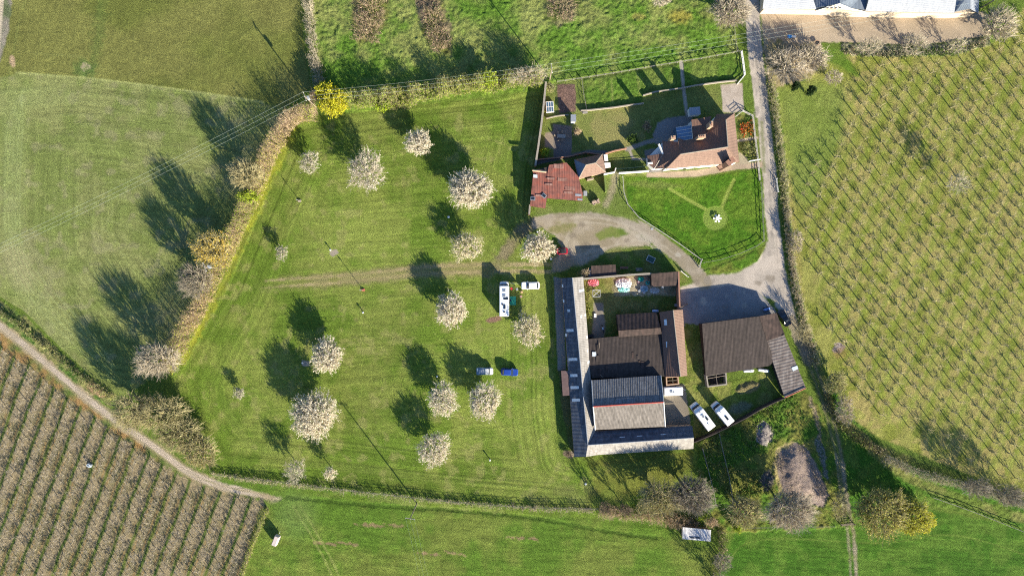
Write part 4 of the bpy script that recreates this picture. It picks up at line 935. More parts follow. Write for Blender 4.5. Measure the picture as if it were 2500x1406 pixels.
wall("boundary_wall", "tall dark curving wall running from the grey corrugated shed down to the stable range", "wall",
     [(1917, 972), (1895, 981), (1860, 998), (1825, 1019), (1790, 1037), (1745, 1059), (1695, 1080)], 2.3, .22, mat("dark_brick", (0.05, 0.035, 0.03), (0.035, 0.028, 0.025), scale=5))  # very dark brown brick tone over the whole wall
wall("garden_wall", "white painted garden wall between the farmhouse and the hip-roofed outbuilding", "wall", [(1512, 422), (1545, 420), (1585, 417)], 1.5, .25, M_WHITE)
wall("garden_wall", "short white wall stepping east from the hip-roofed outbuilding", "wall", [(1474, 425), (1501, 420), (1504, 410)], 1.5, .22, M_WHITE)
wall("garden_wall", "brick retaining wall south of the garden lawn by the dark path", "wall", [(1310, 390), (1390, 382), (1430, 372), (1470, 378), (1500, 368), (1530, 362)], 1.0, .25, M_BRICK)
wall("garden_wall", "narrow ivy-topped wall running south from the hip-roofed outbuilding", "wall", [(1476, 428), (1480, 468)], 1.7, .35, mat("ivy_clad_brick", (0.18, 0.24, 0.05), (0.12, 0.16, 0.04), scale=5))
fence("picket_fence", "white fence along the lane at the north-east garden corner", [(1812, 124), (1816, 150), (1820, 182), (1803, 203)], 1.1, M_WOODW, 1.6, (.15, .5, .95), .1, .07, slats=True)
fence("picket_fence", "white fence between the lane and the farmhouse flower bed", [(1816, 270), (1840, 282), (1845, 330), (1853, 395), (1857, 440)], 1.1, M_FW, 1.6, (.15, .5, .95), .1, .05, slats=True)
fence("picket_fence", "short white fence between the flower bed and the house path", [(1831, 393), (1857, 389)], 1.1, M_WOODW, 1.2, (.15, .5, .95), .1, .08, slats=True)
fence("post_and_rail_fence", "post and rail fence between the north paddock and the upper garden", [(1362, 198), (1430, 188), (1500, 177), (1570, 165), (1640, 153), (1720, 140), (1812, 123)], 1.1, M_FG, 2.0, (.4, .9), .12, .04)
fence("post_and_rail_fence", "whitish rail fence curving round the rough lawn beside the drive", [(1521, 430), (1524, 470), (1533, 498), (1560, 530), (1610, 562), (1660, 595), (1715, 635)], 1.1, M_FW, 2.2, (.5, .95), .12, .06)
fence("post_and_rail_fence", "grey rail fence along the south tip of the rough lawn", [(1720, 641), (1760, 634), (1810, 618), (1850, 600), (1866, 588)], 1.1, M_FG, 2.2, (.4, .9), .12, .045)
fence("post_and_rail_fence", "pale rail fence between the lane and the rough lawn", [(1860, 445), (1863, 500), (1867, 588)], 1.1, M_FG, 2.2, (.4, .9), .1, .05)
fence("wire_fence", "post and wire fence between the allotment strip and the vegetable plot", [(1421, 192), (1426, 230), (1433, 268)], 1.0, M_FG, 2.0, (.3, .9), .09, .03)
fence("wire_fence", "long wire fence along the south hedge bank of the camp meadow", [(520, 1160), (700, 1180), (900, 1204), (1100, 1226), (1290, 1240), (1460, 1243)], 1.1, M_FG, 2.6, (.3, .6, .92), .1, .02)
fence("wire_fence", "thin fence beside the lane at the top paddock corner", [(1794, 60), (1798, 95), (1802, 122)], 1.1, M_FG, 2.0, (.4, .9), .09, .03)
fence("wire_fence", "western of two garden fences running south through the rough ground", [(1716, 1095), (1728, 1140), (1741, 1190), (1750, 1235)], 1.0, M_FG, 2.2, (.3, .9), .1, .05)
fence("wire_fence", "eastern of two garden fences running south through the rough ground", [(1757, 1060), (1768, 1110), (1780, 1160), (1790, 1215), (1792, 1240)], 1.0, M_FG, 2.2, (.3, .9), .1, .05)
fence("wire_fence", "curving wooden fence edging the footpath at the lower right", [(2280, 1215), (2340, 1236), (2400, 1258), (2500, 1298)], 1.1, M_FG, 2.4, (.4, .9), .12, .06)
fence("wire_fence", "wire fence with few posts across the south-east field corner", [(1800, 1290), (1900, 1288), (2040, 1286)], 1.1, M_FG, 3.0, (.5, .95), .08, .02)
def gate(label, a, b, m, bars=5, h=1.2, gp=None, n='field_gate'):
    A_, B_ = at(*a, h), at(*b, h); c = A_.copy(); c.z = 0
    d = B_ - A_; L = d.length; ang = math.atan2(d.y, d.x)
    t = thing(n, label, "gate", c, ang)
    for x in (0, L): MB().box((x, 0, h / 2), (.16, .16, h + .3)).build("gate_post", m, t)
    for k in range(bars): MB().box((L / 2, 0, .2 + k * (h - .25) / (bars - 1)), (L - .2, .05, .08)).build("bar", m, t)
    MB().bar((.1, .03, .2), (L - .1, .03, h - .05), .035, 4).build("brace", m, t)
gate("white gate ajar at the south tip of the rough lawn where two rail fences meet", (1715, 633), (1709, 652), M_FW)
gate("thin white gate on the grass beside the courtyard's north-east corner", (1664, 662), (1681, 676), M_WOODW, h=1.0)
gate("white pole gate lying open in the verge opposite the rough lawn", (1897, 436), (1901, 468), M_WOODW, 3, h=.9)
gate("dark wooden gate across the farm track at the bare hedge near the bottom", (2056, 1283), (2088, 1280), M_TIMBER)
gate("white gate leaf standing open at the farmhouse drive entrance", (1799, 283), (1815, 270), M_WOODW, 4)
gate("open timber gate swung out from the north end of the tiled range", (1660, 752), (1680, 742), M_TIMBER)
fence("trellis_fence", "dark green trellis frame over the lawn strip between outbuilding and farmhouse", [(1506, 412), (1540, 410), (1580, 405)], 1.3, mat("dark_green_paint", (.03, .06, .05), (.02, .05, .04)), 2.0, (.3, .6, .95), .08, .05)

# ================================================================== VEHICLES
def place(t, px, py, z=0, ang=0): 
    p = at(px, py, z); t.location = (p.x, p.y, 0); t.rotation_euler = (0, 0, math.radians(ang)); return t
def wheels(t, xs, w, r=.33, wd=.22):
    for x in xs:
        for s in (-1, 1):
            wh = MB().bar((x, s * (w / 2 - wd), r), (x, s * w / 2, r), r, 14).build("wheel", M_RUBBER, t)
            MB().bar((x, s * (w / 2 - .02), r), (x, s * (w / 2 + .01), r), r * .6, 10).build("rim", M_CHROME, wh)
def car(name, label, px, py, ang, L=4.4, W=1.76, Hh=1.45, paint=None, cab=(-.42, .22), hood=.92, glass=M_DGLASS, estate=True, roofm=None, cat="car", soft=False):
    t = thing(name, label, cat); place(t, px, py, .7, ang)
    b = MB(); hl = L / 2
    rings = []
    for z, ins, rad, fr in ((.22, .12, .3, .1), (.38, .03, .42, .02), (.62, .0, .45, 0), (.80, .03, .42, .03), (hood, .10, .36, .12)):
        rings.append(b.rrect(-(fr) / 2, 0, L - 2 * ins - fr, W - 2 * ins, rad, z, 4))
    b.loft(rings); b.build("body", paint, t, smooth=False)
    x0, x1 = cab[0] * L, cab[1] * L
    g = MB()
    gr = []
    for z, f, r_, w in ((hood - .04, 0, 0, W - .22), (Hh - .10, .62, .42 if estate else .62, W - .46)):
        a0 = x0 + r_; a1 = x1 - f
        gr.append(g.rrect((a0 + a1) / 2, 0, a1 - a0, w, .18, z, 3))
    g.loft(gr); g.build("window_glass", glass, t)
    ro = MB(); a0 = x0 + (.42 if estate else .62); a1 = x1 - .62
    ro.loft([ro.rrect((a0 + a1) / 2, 0, a1 - a0 + .06, W - .42, .2, Hh - .11, 3), ro.rrect((a0 + a1) / 2, 0, a1 - a0 + .02, W - .46, .2, Hh - .04, 3), ro.rrect((a0 + a1) / 2, 0, a1 - a0 - .3, W - .7, .2, Hh, 3)])
    ro.build("roof", roofm or paint, t)
    for s in (-1, 1):   # pillars and door line
        MB().bar((x1 - .02, s * (W / 2 - .12), hood - .03), (x1 - .62, s * (W / 2 - .22), Hh - .08), .045, 4).build("pillar", paint, t)
        MB().bar((x0 + .02, s * (W / 2 - .12), hood - .03), (a0, s * (W / 2 - .22), Hh - .08), .06, 4).build("pillar", paint, t)
        MB().box((x1 - .25, s * (W / 2 + .06), hood + .06), (.16, .2, .13)).build("mirror", paint, t)
        MB().box((hl - .16, s * (W / 2 - .36), .66), (.22, .34, .14)).build("headlight", M_SKYL, t)
        MB().box((-hl + .10, s * (W / 2 - .3), .74), (.14, .3, .16)).build("tail_light", M_RED, t)
    wheels(t, (hl - .85, -hl + .8), W + .02)
    return t
P_WHITE = mat("white_car_paint", (.80, .80, .79), (.77, .77, .76), scale=1, rough=.2, spec=.6)
P_BLUE = mat("blue_car_paint", (.02, .06, .30), (.02, .05, .25), scale=1, rough=.2, spec=.6)
P_RED = mat("red_car_paint", (.34, .015, .03), (.28, .012, .025), scale=1, rough=.2, spec=.6)
P_BLACK = mat("black_car_paint", (.012, .012, .014), (.02, .02, .022), scale=1, rough=.15, spec=.7)
P_SILV = mat("silver_car_paint", (.55, .57, .58), (.5, .52, .53), scale=1, rough=.3, spec=.6)
M_GRP = mat("white_fibreglass", (.80, .80, .78), (.74, .74, .71), scale=1.5, rough=.35, spec=.5)
car("parked_car", "white estate car parked on the grass just right of the long motorhome", 1295, 697, 181, 4.5, 1.82, 1.45, P_WHITE)
car("parked_car", "blue hatchback parked alone on the grass facing right", 1244, 908, -3, 4.2, 1.75, 1.45, P_BLUE)
car("parked_car", "small red car with black roof parked under the blossom tree by the drive", 1372, 613, 182, 2.9, 1.6, 1.4, P_RED, cab=(-.36, .32), roofm=M_BLACK)
car("parked_car", "black open-topped car parked on the track by the brown barn corner", 1915, 776, 119, 4.3, 1.8, 1.35, P_BLACK, cab=(-.30, .20), estate=False, glass=M_DGLASS)
t = thing("pickup_truck", "silver pickup with a grey-blue load cover parked left of the blue hatchback", "pickup"); place(t, 1183, 906, .9, 0)
b = MB(); b.loft([b.rrect(0, 0, 3.9, 1.7, .3, .3), b.rrect(0, 0, 4.0, 1.78, .3, .6), b.rrect(0, 0, 3.95, 1.74, .3, .95)]); b.build("body", P_SILV, t)
b = MB(); b.loft([b.rrect(-.75, 0, 2.4, 1.7, .1, .96), b.rrect(-.75, 0, 2.3, 1.6, .1, 1.55)]); b.build("load_cover", mat("grey_blue_canvas", (.16, .24, .31), (.12, .19, .26), scale=2), t)
b = MB(); b.loft([b.rrect(.72, 0, 1.3, 1.6, .2, .93), b.rrect(.62, 0, .9, 1.4, .2, 1.62)]); b.build("window_glass", M_DGLASS, t)
b = MB(); b.loft([b.rrect(.60, 0, .9, 1.44, .2, 1.60), b.rrect(.6, 0, .8, 1.34, .2, 1.68)]); b.build("cab_roof", mat("light_grey_paint", (.5, .52, .52), (.44, .46, .47)), t)
b = MB(); b.loft([b.rrect(1.6, 0, .95, 1.5, .2, .94), b.rrect(1.58, 0, .85, 1.4, .2, 1.03)]); b.build("bonnet", M_GRP, t)
MB().box((-.75, .1, 1.6), (1.3, .9, .08)).build("roof_box", M_STEEL, t); wheels(t, (1.2, -1.25), 1.76, .36)
for s in (-1, 1): MB().box((1.93, s * .6, .75), (.1, .3, .16)).build("headlight", M_SKYL, t)

def motorhome(label, px, py, ang, L, W=2.25, Hh=2.75, hatches=(), name="motorhome", nose=1.5, overcab=True):
    t = thing(name, label, "motorhome"); place(t, px, py, Hh, ang); hl = L / 2
    b = MB(); x0 = -hl; x1 = hl - nose; cx = (x0 + x1) / 2; l = x1 - x0
    b.loft([b.rrect(cx, 0, l - .1, W - .1, .15, .35), b.rrect(cx, 0, l, W, .2, .55), b.rrect(cx, 0, l, W, .2, Hh - .25), b.rrect(cx, 0, l - .12, W - .12, .22, Hh - .06), b.rrect(cx, 0, l - .5, W - .5, .22, Hh)])
    b.build("living_body", M_GRP, t)
    b = MB(); c2 = hl - nose / 2 - .1
    b.loft([b.rrect(c2, 0, nose + .3, W - .15, .4, .35), b.rrect(c2, 0, nose + .35, W - .12, .45, .9), b.rrect(c2 - .12, 0, nose + .1, W - .2, .4, 1.3)]); b.build("cab", M_GRP, t)
    b = MB(); b.loft([b.rrect(c2 - .3, 0, nose - .3, W - .3, .35, 1.28), b.rrect(c2 - .5, 0, nose - .6, W - .5, .3, 2.0)]); b.build("windscreen", mat("dark_windscreen", (.012, .018, .028), (.02, .028, .04), rough=.35, spec=.3), t)
    if overcab:
        b = MB(); b.loft([b.rrect(c2 - .55, 0, nose - .5, W - .2, .35, 1.98), b.rrect(c2 - .62, 0, nose - .5, W - .1, .4, 2.3), b.rrect(c2 - .75, 0, nose - .6, W - .3, .35, Hh - .28)]); b.build("overcab_pod", M_GRP, t)
    for (x, y, sx, sy, mm) in hatches:
        h = MB().box((x, y, Hh + .05), (sx, sy, .14)).build("roof_hatch" if mm is not M_DGLASS else "solar_panel", M_SKYL if mm is None else mm, t)
        if mm is None: MB().box((x, y, Hh + .12), (sx * .7, sy * .7, .05)).build("pane", mat("smoked_plastic", (.18, .2, .24), (.12, .14, .18)), h)
    for s in (-1, 1):
        MB().box((cx - l * .1, s * (W / 2 - .01), 1.7), (1.2, .06, .6)).build("window", M_DGLASS, t)
        MB().box((cx + l * .25, s * (W / 2 - .01), 1.7), (.9, .06, .55)).build("window", M_DGLASS, t)
        MB().bar((c2 + .1, s * (W / 2 - .12), 1.5), (c2 + .2, s * (W / 2 + .16), 1.45), .07, 5).build("mirror", M_BLACK, t)
        MB().box((hl - .04, s * (W / 2 - .4), .8), (.1, .36, .2)).build("headlight", M_SKYL, t)
    wheels(t, (hl - .8, -hl + 1.7, -hl + 2.6 if L > 7.5 else -hl + 1.75), W - .04, .36)
    return t
motorhome("longest white motorhome parked upright in the camp meadow beside the white car", 1231, 730, 90, 8.4, 2.35, 2.8,
    hatches=((2.0, 0, .7, .8, None), (.75, 0, .7, .8, None), (.1, -.4, .5, 1.1, M_DGLASS), (-1.3, .4, .35, .35, M_BLACK), (-1.9, -.1, 1.0, .45, M_DGLASS), (-3.1, 0, .3, .35, M_DGLASS)), nose=1.0)
motorhome("white motorhome parked diagonally by the curved wall, the left one of the pair", 1718, 1018, 126.5, 7.0, 2.3, 2.8, hatches=((.3, 0, .9, .7, None), (-.7, -.4, .9, .5, M_DGLASS), (1.6, 0, .35, .35, M_LEAD), (-1.9, .1, .3, .3, None)), nose=1.6)
motorhome("white motorhome parked diagonally by the curved wall, the right one of the pair", 1767, 1011, 129, 5.9, 2.2, 2.8, hatches=((-1.1, 0, 1.1, .5, M_DGLASS), (1.0, .3, .3, .3, None)), nose=1.5)
t = thing("touring_caravan", "white touring caravan with its tow hitch pointing right beside the grey gabled barn", "caravan"); place(t, 1644, 955, 2.4, 2)
b = MB(); b.loft([b.rrect(0, 0, 4.5, 2.1, .15, .4), b.rrect(0, 0, 4.7, 2.15, .3, .7), b.rrect(0, 0, 4.7, 2.15, .3, 2.2), b.rrect(0, 0, 4.4, 2.0, .3, 2.42), b.rrect(0, 0, 4.0, 1.7, .3, 2.48)]); b.build("body", M_GRP, t)
h = MB().box((-.5, 0, 2.52), (.6, .6, .1)).build("roof_hatch", M_SKYL, t); MB().box((-.5, 0, 2.58), (.4, .4, .05)).build("pane", mat("smoked_plastic", (.18, .2, .24)), h)
MB().box((.1, -.2, 2.5), (.25, .25, .12)).build("roof_vent", M_LEAD, t)
MB().bar((2.2, -.6, .5), (3.3, 0, .5), .06, 5).bar((2.2, .6, .5), (3.3, 0, .5), .06, 5).bar((3.2, 0, .5), (3.6, 0, .55), .07, 5).build("tow_hitch", M_STEEL, t)
for s in (-1, 1): MB().box((.3, s * 1.06, 1.5), (1.3, .06, .6)).build("window", M_DGLASS, t)
wheels(t, (-.2,), 2.1, .33)
t = thing("livestock_trailer", "small pale trailer alone in the south field beside the hedge", "trailer"); place(t, 671, 1321, 2.0, 68)
b = MB(); b.loft([b.rrect(0, 0, 2.3, 1.2, .1, .4), b.rrect(0, 0, 2.4, 1.25, .1, 1.5), b.rrect(0, 0, 2.3, .9, .1, 1.95)]); b.build("body", mat("dusty_pink_panel", (.55, .46, .42), (.45, .38, .34)), t)
MB().bar((1.1, 0, .45), (2.0, 0, .45), .05, 5).build("drawbar", M_STEEL, t); wheels(t, (0,), 1.4, .3)

# ================================================================== THINGS IN THE CAMP MEADOW
def bollard(label, px, py, h=.9, r=.17, top=M_WOODW, name="water_point"):
    p = at(px, py, h); t = thing(name, label, "post", (p.x, p.y, 0))
    MB().bar((0, 0, -.2), (0, 0, h), r * .6, 8).build("post", M_FG, t)
    MB().bar((0, 0, h - .18), (0, 0, h), r * 1.3, 10).bar((0, 0, h), (0, 0, h + .1), r * 1.3, 10, r2=.05).build("cap", top, t)
    MB().box((.12, 0, h * .6), (.1, .06, .05)).build("tap", M_CHROME, t)
bollard("white topped service post in open grass right of the short post shadow, above mid meadow", 886, 763, 1.0)
bollard("white topped service post alone at the lower right of the camp meadow", 1196, 1123, 1.0)
bollard("white service post standing in the tree shadow below the biggest upper blossom tree", 1095, 530, 1.1, .22)
bollard("white service post beside the concrete pad near the middle left of the meadow", 806, 610, .9)
bollard("white service post beside the concrete pad in the large blossom shadow", 738, 886, .6)
bollard("white topped post by the right edge of the drive-side blossom tree", 1345, 632, 1.1, .22)
bollard("bluish white service post in the shadow above the paired lower blossom trees", 1067, 919, .9)
bollard("bluish post in the tree shadows south of the stable range", 1430, 1181, .8, .2)
bollard("white topped post poking through the drive-side blossom crown", 1312, 566, 5.0, .15)
def tall_post(label, px, py, h, basem, name="lamp_post"):
    p = at(px, py, 0); t = thing(name, label, "post", (p.x, p.y, 0))
    MB().box((0, 0, .12), (.7, .5, .3)).build("base_block", basem, t)
    MB().bar((0, 0, -.2), (0, 0, h), .07, 8, r2=.05).build("pole", M_TIMBER, t)
    MB().bar((0, 0, h - .5), (0, 0, h - .2), .13, 8).build("lamp_head", M_LEAD, t)
tall_post("thin post with a pale concrete foot near the left hedge, upper camp meadow", 732, 491, 2.8, M_STONE)
tall_post("tall thin post with a red block at its foot south of the dirt track", 887, 708, 4.0, mat("red_block", (.5, .12, .1), (.4, .1, .08)))
# camping gear by the motorhome
def camp_chair(label, px, py, rz, m):
    t = thing("camping_chair", label, "chair"); place(t, px, py, .5, rz)
    MB().box((0, 0, .43), (.5, .5, .05)).build("seat", m, t); MB().box((-.24, 0, .75), (.06, .5, .6)).build("backrest", m, t)
    for sx in (-.2, .2):
        for sy in (-.22, .22): MB().bar((sx, sy, 0), (sx, sy, .43), .02, 4).build("leg", M_STEEL, t)
camp_chair("red camping chair beside the cab end of the long motorhome", 1249, 705, -60, mat("red_canvas", (.55, .04, .06)))
camp_chair("white camping chair with dark seat right of the red chair", 1262, 706, 120, M_WOODW)
camp_chair("dark camping chair on the green groundsheet against the motorhome's side", 1246, 733, 0, mat("navy_canvas", (.05, .06, .1)))
camp_chair("pinkish folded chair beside the green groundsheet near the tree shadow", 1272, 724, 30, mat("pink_canvas", (.5, .3, .28)))
def tub(name, label, px, py, s, h, m, cat="box", rz=0, z0=0.0):
    p = at(px, py, h); b = MB(); b.loft([b.rrect(0, 0, s[0] * .9, s[1] * .9, .08 * min(s), z0), b.rrect(0, 0, s[0], s[1], .12 * min(s), h * .9), b.rrect(0, 0, s[0] * .94, s[1] * .94, .12 * min(s), h)])
    o = b.build(name, m); o.location = (p.x, p.y, 0); o.rotation_euler = (0, 0, rz); return tag(o, label, cat)
tub("storage_box", "tan plastic box on the grass between the white car and the pinkish chair", 1274, 713, (.6, .5), .4, mat("tan_plastic", (.5, .34, .18)))
p = at(1252, 734, 0)
o = MB().box((0, 0, .03), (1.5, 2.1, .02)).box((0, 0, .045), (1.3, 1.9, .01)).build("groundsheet", mat("green_groundsheet", (.04, .32, .19), (.06, .42, .26), scale=3), loc=(p.x, p.y, 0)); tag(o, "emerald green groundsheet spread beside the long motorhome", "groundsheet")
t = thing("windbreak", "pale green windbreak standing between the long motorhome and the white car", "windbreak", at(1240, 691, 0))
MB().box((1.3, -.1, .75), (2.5, .03, 1.1), -.04).build("cloth", mat("pale_green_cloth", (.55, .72, .66), (.45, .6, .52)), t)
for k in range(4): MB().bar((.1 + k * .8, -.06 - k * .03, -.1), (.1 + k * .8, -.06 - k * .03, 1.45), .025, 4).build("pole", M_FW, t)

# ================================================================== GARDEN THINGS
t = thing("cold_frame", "white framed glass cold frame beside the tall garden wall", "cold frame", at(1342, 263, 0))
MB().box((0, 0, .3), (1.9, 2.6, .6), .08).build("frame_box", M_WOODW, t)
MB().box((0, 0, .64), (1.8, 2.5, .05), .08).build("glass", M_GLASS, t)
for k in (-.85, -.28, .28, .85): MB().box((k * math.cos(.08), k * math.sin(.08), .68), (.09, 2.55, .04), .08).build("glazing_bar", M_WOODW, t)
for k in (-1.25, 0, 1.25): MB().box((-k * math.sin(.08), k, .685), (1.85, .09, .04), .08).build("glazing_bar", M_WOODW, t)
t = thing("garden_table", "long grey wooden table on the shaded stone terrace", "table", at(1370, 334, 0))
MB().box((0, 0, .74), (2.0, .9, .06), -.03).build("tabletop", M_FG, t)
for sx in (-.85, .85):
    for sy in (-.35, .35): MB().box((sx, sy, .36), (.08, .08, .72)).build("leg", M_FG, t)
for i, (x, y, r, l) in enumerate(((1355, 331, 0, "west end of"), (1385, 333, 180, "east end of"), (1363, 325, -90, "north side of, left one at"), (1373, 323, -90, "north side of, right one at"), (1364, 342, 90, "south side of, left one at"), (1372, 342, 90, "south side of, right one at"))):
    side = ["at the west end of", "at the east end of", "on the north side, left, of", "on the north side, right, of", "on the south side, left, of", "on the south side, right, of"][i]
    t = thing("garden_chair", "wooden garden chair " + side + " the long terrace table", "chair", group="wooden chairs around the terrace table"); place(t, x, y, .5, r)
    MB().box((0, 0, .43), (.48, .48, .05)).build("seat", M_TIMBER, t); MB().box((-.24, 0, .7), (.05, .48, .5)).build("backrest", M_TIMBER, t)
    for sx in (-.2, .2):
        for sy in (-.2, .2): MB().box((sx, sy, .2), (.05, .05, .42)).build("leg", M_TIMBER, t)
# white round picnic set on the rough lawn: table with six seats
t = thing("picnic_table", "bright white flower-shaped picnic table in the mown circle of the rough lawn", "picnic table", at(1750, 534, 0))
MB().bar((0, 0, .7), (0, 0, .76), .5, 16).build("tabletop", M_WOODW, t); MB().bar((0, 0, 0), (0, 0, .7), .1, 8).build("pedestal", M_WOODW, t)
for k in range(6):
    a = k * PI / 3; MB().box((math.cos(a) * .8, math.sin(a) * .8, .45), (.42, .5, .07), a).bar((0, 0, .2), (math.cos(a) * .7, math.sin(a) * .7, .42), .04, 4).build("seat", M_WOODW, t)
t = thing("farm_cart", "small wooden cart with pinkish boards on the grass right of the rusty shed", "cart", at(1454, 494, 0)); t.rotation_euler = (0, 0, .35)
MB().box((-.3, 0, .85), (1.3, .7, .12)).box((.55, 0, .95), (.5, .7, .5)).build("cart_bed", mat("pinkish_boards", (.5, .36, .27), (.36, .25, .18)), t)
for sx in (-.5, .6):
    for sy in (-.5, .5):
        w = MB().bar((sx, sy - .04, .5), (sx, sy + .04, .5), .5, 14).build("wheel", M_TIMBER, t)
MB().bar((-.9, 0, .8), (-1.8, 0, 1.2), .05, 5).build("shaft", M_TIMBER, t)
tub("water_trough", "grey metal trough against the south-east corner of the rusty shed", 1429, 472, (.9, 1.2), .7, M_STEEL, "trough")
tub("water_trough", "shallow square trough with pale rim on the shaded grass north of the courtyard", 1589, 633, (2.0, 1.5), .6, M_STEEL, "trough", rz=-.45)
p = at(1589, 633, .6); tag(MB().box((0, 0, 0), (1.7, 1.2, .04)).build("trough_water", mat("still_dark_water", (.02, .05, .05), (.03, .07, .06), rough=.05), loc=(p.x, p.y, .61)), "dark green water filling the shallow square trough", "water").rotation_euler = (0, 0, -.45)
t = thing("wooden_pallet", "slatted pallet lying on shaded grass just outside the courtyard's north wall", "pallet", at(1560, 658, 0))
for k in range(6): MB().box((-.7 + k * .28, 0, .1), (.16, .8, .04), 0).build("slat", M_FG, t)
for y in (-.3, .3): MB().box((0, y, .04), (1.6, .1, .08)).build("bearer", M_TIMBER, t)
t = thing("garden_bench", "reddish bench on the shaded grass outside the courtyard's north wall", "bench", at(1523, 654, 0))
MB().box((0, 0, .45), (2.0, .5, .08)).build("seat", M_BRICK, t); MB().box((0, .28, .7), (2.0, .06, .4)).build("backrest", M_BRICK, t)
for s in (-.8, .8): MB().box((s, 0, .2), (.1, .45, .42)).build("leg", M_TIMBER, t)
tag(MB().box((0, 0, .25), (1.2, .4, .4), .1).box((.1, .5, .15), (1.4, .25, .3), .05).build("log_pile", M_FG, loc=at(1428, 276, 0)), "short stack of pale logs at the west end of the low lawn wall", "logs")
t = thing("manhole_cover", "round pale inspection cover in the grass beside the curved rail fence", "cover", at(1592, 559, 0))
MB().bar((0, 0, -.1), (0, 0, .05), .42, 14).build("rim", M_STONE, t); MB().bar((0, 0, .05), (0, 0, .08), .28, 12).build("lid", M_STEEL, t)
for nm, lb, x, y, L_ in (("plastic_tank", "long white rounded tank lying south of the big brown barn, left of the two", 1829, 905, 2.6), ("plastic_tank", "white and blue-grey rounded tank lying south of the big brown barn, right of the two", 1865, 904, 2.7)):
    t = thing(nm, lb, "tank"); place(t, x, y, .8, 3 if x < 1850 else -8)
    b = MB(); b.loft([[(xx, math.cos(a) * rr_ * .42, .42 + math.sin(a) * rr_ * .42) for a in [2 * PI * k / 10 for k in range(10)]] for xx, rr_ in ((-L_ / 2, .4), (-L_ / 2 + .15, .85), (-L_ / 2 + .5, 1), (L_ / 2 - .5, 1), (L_ / 2 - .15, .85), (L_ / 2, .4))]); b.build("shell", M_GRP, t)
    MB().box((L_ * .2, 0, .86), (.5, .5, .06)).build("hatch", M_SKYL, t)
# junk inside the courtyard: crumpled sheets, drums, rings
def tarp(label, px, py, rx, ry, m, seed, h=.5, name="crumpled_tarpaulin", cat="tarpaulin"):
    r = np.random.default_rng(seed); n = 15; vs = []; fs = []
    for i in range(n):
        for j in range(n):
            u, v = i / (n - 1) * 2 - 1, j / (n - 1) * 2 - 1
            k = math.sqrt(1 - .4 * v * v), math.sqrt(1 - .4 * u * u)
            rad = max(0, 1 - (u * u + v * v) * .6)
            vs.append((u * rx * k[0] + r.normal() * .05, v * ry * k[1] + r.normal() * .05, .03 + rad * h * (.3 + .7 * r.random())))
    for i in range(n - 1):
        for j in range(n - 1):
            if r.random() < .06 and (i in (0, 1, n - 2) or j in (0, 1, n - 2)): continue
            fs.append((i * n + j, (i + 1) * n + j, (i + 1) * n + j + 1, i * n + j + 1))
    o = MB().add(vs, fs).build(name, m); o.location = at(px, py, 0); return tag(o, label, cat)
tarp("crumpled pink-red tarpaulin on the grass at the north-west of the courtyard", 1449, 690, 1.4, .9, mat("pink_red_sheet", (.6, .12, .16), (.7, .25, .28), scale=2), 1)
tarp("heap of crumpled white sheeting in the middle of the courtyard's north side", 1522, 692, 2.0, 1.3, mat("dirty_white_sheet", (.8, .79, .76), (.55, .56, .58), scale=2), 2, .8)
tarp("teal plastic sheet spilling from the heap of white sheeting", 1523, 706, 1.5, .7, mat("teal_sheet", (.08, .5, .44), (.45, .66, .62), scale=2.5), 3, .5)
tarp("teal dome-shaped cover near the brown lean-to in the courtyard", 1564, 681, .8, .6, mat("teal_cover", (.03, .42, .36), (.02, .34, .3)), 4, .9)
tarp("blue and white plastic bags heaped right of the white sheeting", 1572, 705, 1.0, .9, mat("blue_grey_bags", (.1, .3, .38), (.5, .56, .62), scale=3), 5, .7)
tarp("grey-white rumpled sheet lying in front of the brown lean-to", 1598, 709, 1.2, .7, mat("grey_white_sheet", (.5, .52, .5), (.35, .37, .36), scale=3), 6, .3)
for k, (x, y, r_, m, l) in enumerate(((1582, 682, .55, mat("yellowed_hose", (.3, .3, .25)), "pale coiled hose ring left of the brown lean-to"), (1581, 690, .5, mat("teal_hose", (.03, .4, .38)), "teal coiled ring just below the pale hose ring"))):
    b = MB()
    for q in range(3):
        pts = [(math.cos(a) * (r_ - q * .12), math.sin(a) * (r_ - q * .12), .1 + q * .1) for a in [2 * PI * i / 14 for i in range(15)]]
        b.path(pts, .06, 5)
    tag(b.build("coiled_hose", m, loc=at(x, y, 0)), l, "hose")
for x, y, m, l in ((1559, 688, P_RED, "small red tub among the courtyard clutter"), (1572, 714, M_WOODW, "small white drum at the south edge of the clutter"), (1618, 701, M_WOODW, "small white drum standing below the brown lean-to"), (1561, 710, M_WOODW, "white bucket beside the dark plank in the clutter")):
    p = at(x, y, .5); t = thing("plastic_drum", l, "drum", (p.x, p.y, 0)); MB().bar((0, 0, 0), (0, 0, .5), .26, 10, r2=.3).build("shell", m, t); MB().bar((0, 0, .5), (0, 0, .54), .24, 10).build("lid", M_LEAD, t)
t = thing("metal_frame", "galvanised square metal frame with diagonal braces at the courtyard's west side", "frame", at(1455, 716, 0))
for a, b_ in (((-.9, -.8), (.9, -.8)), ((.9, -.8), (.9, .8)), ((.9, .8), (-.9, .8)), ((-.9, .8), (-.9, -.8))):
    MB().bar((*a, .9), (*b_, .9), .07, 4).build("rail", M_STEEL, t); MB().bar((*a, 0), (*a, 1.3), .06, 4).build("leg", M_STEEL, t)
MB().bar((-.9, -.8, .92), (.9, .8, .92), .05, 4).bar((-.9, .8, .94), (.9, -.8, .94), .05, 4).build("brace", M_STEEL, t)
t = thing("motorcycle", "dark motorcycle with blue-white tank parked in the shaded courtyard corner", "motorcycle"); place(t, 1472, 803, .8, 100)
for x in (-.7, .7): MB().bar((x, -.06, .32), (x, .06, .32), .32, 14).build("wheel", M_RUBBER, t)
